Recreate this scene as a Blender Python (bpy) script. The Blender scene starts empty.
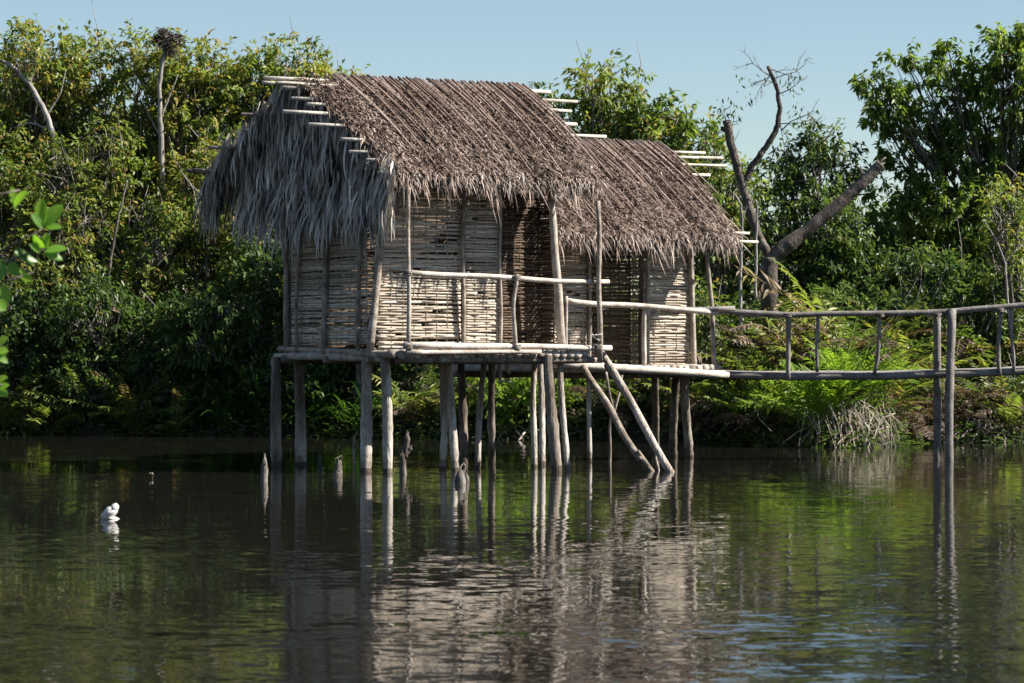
import bpy, math, random
import numpy as np
from mathutils import Vector

SEED = 11
R = np.random.default_rng(SEED)
random.seed(SEED)
scene = bpy.context.scene
COL = scene.collection

# ------------------------------------------------------------------ camera
F = 3000.0          # focal length in pixels of a 1024 wide frame
CAMZ = 1.49         # eye height above the water (seated in a boat)
HY = 350.0          # image row of the horizon

def P(px, py, Y):
    """the world point seen at pixel (px, py) when it stands Y metres away"""
    return np.array([(px - 512.0) / F * Y, Y, CAMZ + (HY - py) / F * Y])

cam_d = bpy.data.cameras.new('camera')
cam = bpy.data.objects.new('camera', cam_d)
COL.objects.link(cam)
cam.location = (0, 0, CAMZ)
cam.rotation_euler = (math.radians(90), 0, 0)
cam_d.sensor_width = 36.0
cam_d.lens = F * 36.0 / 1024.0
cam_d.shift_y = (HY - 341.5) / 1024.0
cam_d.clip_start = 0.5
cam_d.clip_end = 3000.0
cam_d.dof.use_dof = True
cam_d.dof.focus_distance = 37.5
cam_d.dof.aperture_fstop = 6.3
scene.camera = cam

# ------------------------------------------------------------------ light
SUN_EL, SUN_AZ = math.radians(42), math.radians(95)   # azimuth from +Y towards +X
D = Vector((math.sin(SUN_AZ) * math.cos(SUN_EL), math.cos(SUN_AZ) * math.cos(SUN_EL), math.sin(SUN_EL)))
sl = bpy.data.lights.new('sun', 'SUN')
sl.energy = 5.0
sl.angle = math.radians(0.53)
sl.color = (1.0, 0.93, 0.82)
so = bpy.data.objects.new('sun', sl)
COL.objects.link(so)
so.rotation_euler = D.to_track_quat('Z', 'Y').to_euler()
so.location = (30, 20, 40)

world = bpy.data.worlds.new('World')
scene.world = world
world.use_nodes = True
nt = world.node_tree
bg = nt.nodes['Background']
sky = nt.nodes.new('ShaderNodeTexSky')
sky.sky_type = 'NISHITA'
sky.sun_disc = False
sky.sun_elevation = SUN_EL
sky.sun_rotation = SUN_AZ
sky.air_density = 1.0
sky.dust_density = 0.0
sky.ozone_density = 2.5
nt.links.new(sky.outputs[0], bg.inputs[0])
bg.inputs[1].default_value = 0.046

scene.view_settings.view_transform = 'Standard'
scene.view_settings.look = 'None'
scene.view_settings.exposure = 1.36
scene.view_settings.gamma = 1.0
scene.view_settings.use_curve_mapping = False
scene.cycles.max_bounces = 8
scene.cycles.transparent_max_bounces = 4
scene.cycles.caustics_reflective = False
scene.cycles.caustics_refractive = False

# ------------------------------------------------------------------ mesh builder
class MB:
    """collects numpy chunks of triangles and quads with one tint per face"""
    def __init__(self):
        self.v, self.t, self.q, self.tt, self.qt = [], [], [], [], []
        self.n = 0
    def add(self, v, tris=None, quads=None, tint=0.5):
        v = np.asarray(v, float).reshape(-1, 3)
        for f, store, ts in ((tris, self.t, self.tt), (quads, self.q, self.qt)):
            if f is not None and len(f):
                f = np.asarray(f, int)
                store.append(f + self.n)
                tn = np.asarray(tint, float)
                ts.append(np.broadcast_to(tn, (len(f),)).copy() if tn.ndim == 0 else tn)
        self.v.append(v)
        self.n += len(v)
        return self
    def tube(self, pts, rad, k=8, tint=0.5, cap=True):
        pts = np.asarray(pts, float)
        m = len(pts)
        rad = np.broadcast_to(np.asarray(rad, float), (m,))
        tan = np.gradient(pts, axis=0)
        tan /= np.linalg.norm(tan, axis=1, keepdims=True) + 1e-9
        ref = np.array([0.0, 0.0, 1.0]) if abs(tan[:, 2]).mean() < 0.8 else np.array([0.0, 1.0, 0.0])
        a = np.cross(tan, ref); a /= np.linalg.norm(a, axis=1, keepdims=True) + 1e-9
        b = np.cross(tan, a)
        th = np.linspace(0, 2 * np.pi, k, endpoint=False)
        ring = (pts[:, None, :] + rad[:, None, None] * (np.cos(th)[None, :, None] * a[:, None, :] + np.sin(th)[None, :, None] * b[:, None, :]))
        v = ring.reshape(-1, 3)
        i = np.arange(m - 1)[:, None] * k
        j = np.arange(k)[None, :]
        jn = (j + 1) % k
        q = np.stack([i + j, i + jn, i + k + jn, i + k + j], -1).reshape(-1, 4)
        tr = None
        if cap:
            v = np.vstack([v, pts[:1], pts[-1:]])
            c0, c1 = m * k, m * k + 1
            jj = np.arange(k); jm = (jj + 1) % k
            tr = np.vstack([np.stack([np.full(k, c0), jm, jj], -1),
                            np.stack([np.full(k, c1), (m - 1) * k + jj, (m - 1) * k + jm], -1)])
        self.add(v, tr, q, tint)
        return self
    def log(self, p0, p1, r0, r1=None, wob=0.012, k=9, seg=9, tint=0.5, rough=0.045, bend=0.0):
        """a crooked pole with an uneven girth"""
        p0, p1 = np.asarray(p0, float), np.asarray(p1, float)
        r1 = r0 if r1 is None else r1
        t = np.linspace(0, 1, seg)
        pts = p0 + (p1 - p0) * t[:, None]
        ph = R.uniform(0, 6.28, (2, 3)); am = R.normal(0, wob, (2, 3))
        w = am[0] * 1.3 * np.sin(np.pi * t[:, None] * 1.4 + ph[0]) + am[1] * .5 * np.sin(np.pi * t[:, None] * 3.3 + ph[1])
        w -= w[0] + (w[-1] - w[0]) * t[:, None]
        pts = pts + w
        if bend:
            s = np.cross(p1 - p0, [0, 1, 0]); s /= np.linalg.norm(s) + 1e-9
            pts = pts + s * (bend * np.sin(np.pi * t))[:, None]
        rad = (r0 + (r1 - r0) * t) * (1 + R.normal(0, rough, seg))
        return self.tube(pts, rad, k, tint)
    def leaves(self, pos, d, n, L, W, tint, fold=0.18, droop=0.0):
        """one folded leaf of two triangles for each row of pos"""
        N = len(pos)
        d = d / (np.linalg.norm(d, axis=1, keepdims=True) + 1e-9)
        s = np.cross(d, n); s /= np.linalg.norm(s, axis=1, keepdims=True) + 1e-9
        nn = np.cross(s, d)
        L = np.broadcast_to(L, (N,))[:, None]; W = np.broadcast_to(W, (N,))[:, None]
        mid = pos + d * L * 0.45 + nn * W * fold
        l, r = mid - s * W * 0.5, mid + s * W * 0.5
        tip = pos + d * L - np.array([0, 0, 1.0]) * L * droop
        v = np.stack([pos, l, tip, r], 1).reshape(-1, 3)
        i = np.arange(N)[:, None] * 4
        tr = np.stack([i + np.array([[0, 2, 1]]), i + np.array([[0, 3, 2]])], 1).reshape(-1, 3)
        self.add(v, tr, None, np.repeat(np.broadcast_to(tint, (N,)), 2))
        return self
    def strips(self, pts, W, side, tint, taper=(0.8, 1.0, 0.15)):
        """ribbons: pts (N, m, 3), side (N, 3)"""
        N, m, _ = pts.shape
        side = side / (np.linalg.norm(side, axis=1, keepdims=True) + 1e-9)
        tp = np.interp(np.linspace(0, 1, m), np.linspace(0, 1, len(taper)), taper)
        hw = (np.broadcast_to(W, (N,))[:, None] * tp[None, :] * 0.5)[:, :, None] * side[:, None, :]
        v = np.stack([pts - hw, pts + hw], 2).reshape(-1, 3)
        i = (np.arange(N)[:, None] * m * 2 + np.arange(m - 1)[None, :] * 2)[..., None]
        q = (i + np.array([0, 1, 3, 2])).reshape(-1, 4)
        self.add(v, None, q, np.repeat(np.broadcast_to(tint, (N,)), m - 1))
        return self
    def build(self, name, mat, parent=None, origin=(0, 0, 0), smooth=False):
        v = np.vstack(self.v) - np.asarray(origin, float)
        t = np.vstack(self.t) if self.t else np.zeros((0, 3), int)
        q = np.vstack(self.q) if self.q else np.zeros((0, 4), int)
        tint = np.concatenate(self.tt + self.qt)
        me = bpy.data.meshes.new(name)
        me.vertices.add(len(v)); me.vertices.foreach_set('co', v.astype(np.float32).ravel())
        nl = len(t) * 3 + len(q) * 4
        me.loops.add(nl)
        me.loops.foreach_set('vertex_index', np.concatenate([t.ravel(), q.ravel()]).astype(np.int32))
        me.polygons.add(len(t) + len(q))
        starts = np.concatenate([np.arange(len(t)) * 3, len(t) * 3 + np.arange(len(q)) * 4])
        me.polygons.foreach_set('loop_start', starts.astype(np.int32))
        if smooth:
            me.polygons.foreach_set('use_smooth', np.ones(len(t) + len(q), bool))
        at = me.attributes.new('tint', 'FLOAT', 'FACE')
        at.data.foreach_set('value', tint.astype(np.float32))
        me.update(calc_edges=True); me.validate()
        me.materials.append(mat)
        o = bpy.data.objects.new(name, me)
        COL.objects.link(o)
        if parent is not None:
            o.parent = parent
        else:
            o.location = origin
        return o

def tag(o, label=None, cat=None, group=None, kind=None):
    if label: o['label'] = label
    if cat: o['category'] = cat
    if group: o['group'] = group
    if kind: o['kind'] = kind
    return o

def empty(name, loc, label, cat, group=None):
    o = bpy.data.objects.new(name, None)
    COL.objects.link(o)
    o.location = loc
    o.empty_display_size = 0.3
    return tag(o, label, cat, group)

# ------------------------------------------------------------------ materials
def new_mat(name):
    m = bpy.data.materials.new(name)
    m.use_nodes = True
    return m, m.node_tree.nodes, m.node_tree.links

def ramp(nodes, stops):
    r = nodes.new('ShaderNodeValToRGB')
    e = r.color_ramp.elements
    while len(e) > 1: e.remove(e[-1])
    e[0].position = stops[0][0]; e[0].color = (*stops[0][1], 1)
    for p, c in stops[1:]:
        x = e.new(p); x.color = (*c, 1)
    return r

def leaf_mat(name, stops, trans=0.45, rough=0.38, spec=0.45, boost=1.5):
    m, N, L = new_mat(name)
    out = N['Material Output']; pr = N['Principled BSDF']
    at = N.new('ShaderNodeAttribute'); at.attribute_name = 'tint'
    r = ramp(N, stops)
    L.new(at.outputs['Fac'], r.inputs[0])
    L.new(r.outputs[0], pr.inputs['Base Color'])
    pr.inputs['Roughness'].default_value = rough
    pr.inputs['Specular IOR Level'].default_value = spec
    tr = N.new('ShaderNodeBsdfTranslucent')
    mul = N.new('ShaderNodeMix'); mul.data_type = 'RGBA'; mul.blend_type = 'MULTIPLY'
    mul.inputs[0].default_value = 1.0
    L.new(r.outputs[0], mul.inputs[6])
    mul.inputs[7].default_value = (boost * 1.15, boost * 1.2, boost * 0.6, 1)
    L.new(mul.outputs[2], tr.inputs[0])
    mx = N.new('ShaderNodeMixShader'); mx.inputs[0].default_value = trans
    L.new(pr.outputs[0], mx.inputs[1]); L.new(tr.outputs[0], mx.inputs[2])
    L.new(mx.outputs[0], out.inputs[0])
    return m

def wood_mat(name, c0, c1, c2, scale=1.0, rough=0.85, tintamt=0.5, zs=1.0, bump=0.01):
    """weathered pole: long grain, knots and blotches, slightly different for each pole"""
    m, N, L = new_mat(name)
    pr = N['Principled BSDF']
    tc = N.new('ShaderNodeTexCoord')
    mp = N.new('ShaderNodeMapping'); mp.inputs['Scale'].default_value = (1, 1, zs)
    L.new(tc.outputs['Object'], mp.inputs['Vector'])
    n1 = N.new('ShaderNodeTexNoise'); n1.inputs['Scale'].default_value = 7 * scale; n1.inputs['Detail'].default_value = 6
    L.new(mp.outputs[0], n1.inputs['Vector'])
    n2 = N.new('ShaderNodeTexNoise'); n2.inputs['Scale'].default_value = 45 * scale; n2.inputs['Detail'].default_value = 4
    L.new(mp.outputs[0], n2.inputs['Vector'])
    at = N.new('ShaderNodeAttribute'); at.attribute_name = 'tint'
    ad = N.new('ShaderNodeMath'); ad.operation = 'MULTIPLY_ADD'
    L.new(n2.outputs[0], ad.inputs[0]); ad.inputs[1].default_value = 0.5
    L.new(n1.outputs[0], ad.inputs[2])
    ad2 = N.new('ShaderNodeMath'); ad2.operation = 'MULTIPLY_ADD'
    L.new(at.outputs['Fac'], ad2.inputs[0]); ad2.inputs[1].default_value = tintamt
    L.new(ad.outputs[0], ad2.inputs[2])
    sb = N.new('ShaderNodeMath'); sb.operation = 'SUBTRACT'; sb.inputs[1].default_value = 0.25 + tintamt * 0.5
    L.new(ad2.outputs[0], sb.inputs[0])
    r = ramp(N, [(0.22, c0), (0.5, c1), (0.8, c2)])
    L.new(sb.outputs[0], r.inputs[0])
    L.new(r.outputs[0], pr.inputs['Base Color'])
    pr.inputs['Roughness'].default_value = rough
    pr.inputs['Specular IOR Level'].default_value = 0.25
    bp = N.new('ShaderNodeBump'); bp.inputs['Strength'].default_value = 0.8; bp.inputs['Distance'].default_value = bump
    L.new(n2.outputs[0], bp.inputs['Height']); L.new(bp.outputs[0], pr.inputs['Normal'])
    return m

def tint_mat(name, stops, rough=0.8, spec=0.25, noise=8.0, amt=0.35):
    m, N, L = new_mat(name)
    pr = N['Principled BSDF']
    tc = N.new('ShaderNodeTexCoord')
    n1 = N.new('ShaderNodeTexNoise'); n1.inputs['Scale'].default_value = noise; n1.inputs['Detail'].default_value = 5
    L.new(tc.outputs['Object'], n1.inputs['Vector'])
    at = N.new('ShaderNodeAttribute'); at.attribute_name = 'tint'
    a = N.new('ShaderNodeMath'); a.operation = 'MULTIPLY_ADD'
    L.new(n1.outputs[0], a.inputs[0]); a.inputs[1].default_value = amt * 2
    s = N.new('ShaderNodeMath'); s.operation = 'SUBTRACT'; s.inputs[1].default_value = amt
    L.new(at.outputs['Fac'], s.inputs[0]); L.new(s.outputs[0], a.inputs[2])
    r = ramp(N, stops)
    L.new(a.outputs[0], r.inputs[0]); L.new(r.outputs[0], pr.inputs['Base Color'])
    pr.inputs['Roughness'].default_value = rough
    pr.inputs['Specular IOR Level'].default_value = spec
    return m

M = {}
M['pole'] = wood_mat('weathered_pole', (0.13, 0.105, 0.085), (0.32, 0.275, 0.235), (0.54, 0.49, 0.43))
M['stilt'] = wood_mat('stilt_wood', (0.07, 0.055, 0.043), (0.21, 0.175, 0.145), (0.52, 0.48, 0.43), zs=.2, bump=.022)
M['walkpole'] = wood_mat('grey_pole', (0.10, 0.09, 0.08), (0.19, 0.175, 0.165), (0.32, 0.30, 0.28))
M['bamboo'] = wood_mat('pale_cane', (0.16, 0.135, 0.105), (0.34, 0.30, 0.25), (0.56, 0.52, 0.45))
M['bark'] = wood_mat('bark', (0.035, 0.028, 0.022), (0.085, 0.072, 0.06), (0.30, 0.275, 0.25), zs=.35)
M['deadbark'] = wood_mat('dead_bark', (0.028, 0.023, 0.019), (0.075, 0.062, 0.052), (0.22, 0.19, 0.165), zs=.5, bump=.03)
M['greybark'] = wood_mat('bleached_bark', (0.09, 0.08, 0.07), (0.21, 0.195, 0.18), (0.38, 0.36, 0.34), zs=.3)
M['root'] = wood_mat('pale_root', (0.16, 0.13, 0.10), (0.33, 0.28, 0.23), (0.50, 0.44, 0.38))
M['white'] = wood_mat('bleached_wood', (0.34, 0.32, 0.29), (0.62, 0.60, 0.57), (0.80, 0.79, 0.76), scale=2.5, bump=.02)
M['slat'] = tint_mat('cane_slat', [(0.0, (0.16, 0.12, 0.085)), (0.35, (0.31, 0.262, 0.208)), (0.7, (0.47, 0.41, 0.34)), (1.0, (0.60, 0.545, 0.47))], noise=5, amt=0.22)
M['thatch'] = tint_mat('dry_palm_thatch', [(0.0, (0.055, 0.038, 0.028)), (0.35, (0.145, 0.102, 0.080)), (0.65, (0.265, 0.198, 0.162)), (0.9, (0.41, 0.345, 0.30)), (1.0, (0.52, 0.47, 0.43))], noise=2.2, amt=0.16, rough=0.6, spec=0.4)
M['skirt'] = tint_mat('grey_palm_leaf', [(0.0, (0.07, 0.062, 0.056)), (0.35, (0.27, 0.242, 0.21)), (0.7, (0.52, 0.475, 0.42)), (1.0, (0.70, 0.65, 0.59))], noise=2.5, amt=0.15, rough=0.55, spec=0.4)
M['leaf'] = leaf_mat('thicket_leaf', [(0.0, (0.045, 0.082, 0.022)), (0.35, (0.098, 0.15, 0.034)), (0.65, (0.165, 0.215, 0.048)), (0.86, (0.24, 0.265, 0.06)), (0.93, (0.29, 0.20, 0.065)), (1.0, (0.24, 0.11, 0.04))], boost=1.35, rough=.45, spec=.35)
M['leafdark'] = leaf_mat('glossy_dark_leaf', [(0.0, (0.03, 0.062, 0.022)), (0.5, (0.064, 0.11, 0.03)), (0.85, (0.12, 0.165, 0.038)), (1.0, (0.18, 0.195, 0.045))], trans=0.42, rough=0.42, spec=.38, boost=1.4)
M['leafbig'] = leaf_mat('broad_leaf', [(0.0, (0.04, 0.075, 0.02)), (0.5, (0.092, 0.145, 0.03)), (0.85, (0.16, 0.21, 0.04)), (1.0, (0.22, 0.24, 0.05))], trans=0.5, rough=0.4, spec=.38, boost=1.6)
M['leafbright'] = leaf_mat('bright_leaf', [(0.0, (0.06, 0.12, 0.022)), (0.5, (0.13, 0.21, 0.032)), (0.9, (0.19, 0.265, 0.042)), (1.0, (0.24, 0.25, 0.05))], trans=0.45, rough=.45, spec=.3)
M['lime'] = leaf_mat('lime_fern', [(0.0, (0.085, 0.155, 0.025)), (0.5, (0.165, 0.265, 0.035)), (1.0, (0.24, 0.32, 0.05))], trans=0.5, rough=.45, spec=.3, boost=1.4)
M['fern'] = leaf_mat('fern_leaf', [(0.0, (0.03, 0.062, 0.02)), (0.4, (0.092, 0.15, 0.032)), (0.7, (0.19, 0.235, 0.048)), (0.88, (0.27, 0.255, 0.065)), (1.0, (0.15, 0.10, 0.06))], trans=0.4, boost=1.35, rough=.45, spec=.35)
M['dry'] = leaf_mat('dry_leaf', [(0.0, (0.04, 0.028, 0.02)), (0.5, (0.11, 0.075, 0.052)), (1.0, (0.25, 0.185, 0.14))], trans=0.25, boost=1.0, rough=0.6)
M['strap'] = leaf_mat('strap_leaf', [(0.0, (0.02, 0.055, 0.012)), (0.6, (0.05, 0.115, 0.02)), (1.0, (0.11, 0.18, 0.03))], trans=0.4)
M['shadeslat'] = tint_mat('shaded_brown_slat', [(0.0, (0.03, 0.02, 0.013)), (0.4, (0.065, 0.043, 0.028)), (0.75, (0.105, 0.073, 0.05)), (1.0, (0.18, 0.13, 0.092))], noise=5, amt=0.22)  # brown cane with the huts' interior shade put into the colour

# ------------------------------------------------------------------ ground and water
BX = [-300, -40, -9.0, -4.6, -3.2, -1.5, 0.0, 2.4, 3.6, 4.4, 5.2, 5.9, 6.6, 8.5, 40, 300]
BY = [60, 54, 52.8, 52.0, 51.6, 50.3, 49.9, 48.9, 47.6, 46.3, 45.7, 46.4, 48.2, 48.7, 50, 60]
def bank(x): return np.interp(x, BX, BY)
def wig(x, y): return 0.22 * np.sin(2.3 * x + 0.7 * y) + 0.15 * np.sin(5.1 * x - 1.9 * y + 1.0) + 0.08 * np.sin(11 * x + 6 * y)
def ground(x, y):
    d = y - bank(x) + wig(x, y) * 0.7
    z = np.interp(d, [-30, -6, -1.0, 0.0, 0.35, 1.2, 4.0, 9.0, 60, 400], [-2.5, -1.6, -0.55, -0.03, 0.28, 0.55, 1.1, 1.35, 2.0, 3.0])
    return z + 0.06 * np.sin(3.1 * x + 1.3 * y) + 0.04 * np.sin(7.7 * x - 5 * y)

gx = np.unique(np.round(np.concatenate([np.linspace(-600, -16, 40), np.arange(-16, 16.1, 0.2), np.linspace(16, 600, 40)]), 3))
gy = np.unique(np.round(np.concatenate([np.linspace(-200, 40, 30), np.arange(40, 62, 0.2), np.linspace(62, 900, 40)]), 3))
XX, YY = np.meshgrid(gx, gy)
ZZ = ground(XX, YY)
nx, ny = len(gx), len(gy)
ii = (np.arange(ny - 1)[:, None] * nx + np.arange(nx - 1)[None, :])[..., None]
gq = (ii + np.array([0, 1, nx + 1, nx])).reshape(-1, 4)

m, N, L = new_mat('bank_soil')
pr = N['Principled BSDF']; tc = N.new('ShaderNodeTexCoord')
n1 = N.new('ShaderNodeTexNoise'); n1.inputs['Scale'].default_value = 3.0; n1.inputs['Detail'].default_value = 8
L.new(tc.outputs['Object'], n1.inputs['Vector'])
r = ramp(N, [(0.3, (0.008, 0.006, 0.0045)), (0.55, (0.02, 0.015, 0.011)), (0.75, (0.045, 0.034, 0.024))])
L.new(n1.outputs[0], r.inputs[0]); L.new(r.outputs[0], pr.inputs['Base Color'])
pr.inputs['Roughness'].default_value = 0.95
bp = N.new('ShaderNodeBump'); bp.inputs['Distance'].default_value = 0.06
L.new(n1.outputs[0], bp.inputs['Height']); L.new(bp.outputs[0], pr.inputs['Normal'])
M['soil'] = m
gmb = MB(); gmb.add(np.stack([XX, YY, ZZ], -1).reshape(-1, 3), None, gq)
tag(gmb.build('ground', M['soil'], smooth=True), 'dark earth bank rising behind the lagoon', 'ground', kind='structure')

WAVE_GUST, WAVE_FINE, WAVE_SLOW = 0.21, 0.072, 0.010
m, N, L = new_mat('lagoon_water')
pr = N['Principled BSDF']; tc = N.new('ShaderNodeTexCoord')
pr.inputs['Base Color'].default_value = (0.0115, 0.011, 0.0095, 1)
pr.inputs['Roughness'].default_value = 0.015
pr.inputs['IOR'].default_value = 1.333
def wnoise(scale, detail, sx=1.0, sy=1.0, rot=0.0, dist=0.0):
    mp = N.new('ShaderNodeMapping'); mp.inputs['Scale'].default_value = (sx, sy, 1); mp.inputs['Rotation'].default_value = (0, 0, rot)
    L.new(tc.outputs['Object'], mp.inputs['Vector'])
    n = N.new('ShaderNodeTexNoise'); n.inputs['Scale'].default_value = scale; n.inputs['Detail'].default_value = detail
    n.inputs['Roughness'].default_value = 0.45; n.inputs['Distortion'].default_value = dist
    L.new(mp.outputs[0], n.inputs['Vector'])
    return n.outputs[0]
def mth(op, a, b):
    x = N.new('ShaderNodeMath'); x.operation = op
    for i, s in enumerate((a, b)):
        if isinstance(s, (int, float)): x.inputs[i].default_value = s
        else: L.new(s, x.inputs[i])
    return x.outputs[0]
def wslope(scale, detail, sx, sy, rot, dist, w):
    mp = N.new('ShaderNodeMapping'); mp.inputs['Scale'].default_value = (sx, sy, 1); mp.inputs['Rotation'].default_value = (0, 0, rot); mp.inputs['Location'].default_value = (w, w * 2, 0)
    L.new(tc.outputs['Object'], mp.inputs['Vector'])
    n = N.new('ShaderNodeTexNoise'); n.inputs['Scale'].default_value = scale; n.inputs['Detail'].default_value = detail
    n.inputs['Roughness'].default_value = 0.5; n.inputs['Distortion'].default_value = dist
    L.new(mp.outputs[0], n.inputs['Vector'])
    v = N.new('ShaderNodeVectorMath'); v.operation = 'SUBTRACT'; v.inputs[1].default_value = (.5, .5, .5)
    L.new(n.outputs['Color'], v.inputs[0])
    return v.outputs[0]
def vscale(v, f):
    x = N.new('ShaderNodeVectorMath'); x.operation = 'SCALE'
    L.new(v, x.inputs[0])
    if isinstance(f, (int, float)): x.inputs['Scale'].default_value = f
    else: L.new(f, x.inputs['Scale'])
    return x.outputs[0]
def vadd(a, b):
    x = N.new('ShaderNodeVectorMath'); x.operation = 'ADD'
    L.new(a, x.inputs[0])
    if isinstance(b, tuple): x.inputs[1].default_value = b
    else: L.new(b, x.inputs[1])
    return x.outputs[0]
# the breeze is fresher away from the shelter of the hut: nearer the boat and to the right
sep = N.new('ShaderNodeSeparateXYZ'); L.new(tc.outputs['Object'], sep.inputs[0])
def smooth(src, a, b, lo, hi):
    n = N.new('ShaderNodeMapRange'); n.interpolation_type = 'SMOOTHSTEP'
    for k, x in zip((1, 2, 3, 4), (a, b, lo, hi)): n.inputs[k].default_value = x
    L.new(src, n.inputs[0]); return n.outputs[0]
gust = wnoise(0.30, 2.0, 0.5, 1.0)
gm = smooth(gust, .35, .65, .35, 1.35)
near = smooth(sep.outputs[1], 24, 13, 0.0, 1.0)
right = smooth(sep.outputs[0], -.6, 1.4, .35, 1.0)
br = mth('MULTIPLY', mth('MULTIPLY', near, right), gm)
fine = wslope(11.0, 2.0, .6, 1.0, .1, .4, 0.0)
mid = wslope(3.2, 1.0, .5, 1.0, -.15, .3, 7.3)
slow = wslope(.9, 1.0, .4, 1.0, .2, .0, 3.1)
amp = mth('ADD', mth('MULTIPLY', br, WAVE_GUST), mth('MULTIPLY', gm, WAVE_FINE))
sl_ = vadd(vadd(vscale(fine, amp), vscale(mid, mth('MULTIPLY', amp, .35))), vscale(slow, WAVE_SLOW))
sx_ = N.new('ShaderNodeVectorMath'); sx_.operation = 'MULTIPLY'; sx_.inputs[1].default_value = (.6, 1, 0)
L.new(sl_, sx_.inputs[0])
nn_ = N.new('ShaderNodeVectorMath'); nn_.operation = 'NORMALIZE'
L.new(vadd(sx_.outputs[0], (0, 0, 1.0)), nn_.inputs[0])
L.new(nn_.outputs[0], pr.inputs['Normal'])
M['water'] = m
wmb = MB(); wmb.add([[-600, -200, 0], [600, -200, 0], [600, 75, 0], [-600, 75, 0]], None, [[0, 1, 2, 3]])
tag(wmb.build('water', M['water']), 'dark still lagoon water with fine ripples', 'water', kind='structure')

# ------------------------------------------------------------------ hut one
TH = math.radians(30)
U = np.array([math.cos(TH), math.sin(TH), 0.0])
V = np.array([-math.sin(TH), math.cos(TH), 0.0])
Zv = np.array([0, 0, 1.0])

def frame(C):
    C = np.asarray(C, float)
    return lambda s, w, z: C + U * s + V * w + Zv * z     # s along the front, w to the back, z up

def woven(H, a, b, z0, z1, pitch=0.032, stick=0.17, gap=0.14, miss=0.02, ragged=0.0, depth=0.006, sag=0.006, th=0.008):
    """a panel of split-cane slats woven in and out of upright sticks; a, b are (s, w) ends"""
    mb = MB()
    A = H(a[0], a[1], 0); B = H(b[0], b[1], 0)
    d = (B - A); Ln = np.linalg.norm(d); d /= Ln
    nrm = np.cross(d, Zv)
    nst = max(2, int(round(Ln / stick)))
    xs = np.linspace(0.02, Ln - 0.02, nst + 1)
    for x in xs:
        p = A + d * (x + R.normal(0, 0.01))
        mb.tube(np.array([p + Zv * z0, p + Zv * (z0 + z1) / 2 + d * R.normal(0, .008), p + Zv * z1]), 0.008, 5, R.uniform(.2, .5))
    z = z0 + pitch / 2; row = 0
    while z < z1:
        x0 = -R.uniform(0, ragged) if ragged else -0.01
        x1 = Ln + 0.01
        brk = []
        if R.random() < miss + .03: brk = [R.uniform(0.2, 0.8) * Ln]
        segs = [(x0, x1)] if not brk else [(x0, brk[0] - 0.05), (brk[0] + R.uniform(.03, .12), x1)]
        tilt = R.normal(0, sag)
        for (p0, p1) in segs:
            if p1 - p0 < 0.05: continue
            k = max(4, int((p1 - p0) / stick * 2) + 1)
            t = np.linspace(p0, p1, k)
            off = depth * 0.8 * np.cos(np.pi * t / stick + np.pi * row) + R.normal(0, .003, k)
            zz = z + tilt * (t / Ln - .5) + np.cumsum(R.normal(0, 0.0022, k))
            hh = (pitch * (1 - gap) * 0.5) * (1 + R.normal(0, 0.10)) * (1 + R.normal(0, .05, k))
            c = A + d * t[:, None] + nrm * off[:, None] + Zv * zz[:, None]
            up = Zv * hh[:, None]; f = nrm * th / 2
            v = np.stack([c - up - f, c + up * .95 - f, c + up * .95 + f, c - up + f], 1).reshape(-1, 3)
            i = np.arange(k - 1)[:, None] * 4
            q = np.concatenate([i + np.array([[j, (j + 1) % 4, 4 + (j + 1) % 4, 4 + j]]) for j in range(4)])
            q = np.vstack([q, [[3, 2, 1, 0]], [[(k - 1) * 4 + j for j in range(4)]]])
            mb.add(v, None, q, np.clip(R.normal(.55, .2), 0.05, 1))
        z += pitch * (1 + R.normal(0, .07)); row += 1
    return mb

def profile(q, zr, k1, k2): return zr - k1 * q - k2 * q * q

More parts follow.
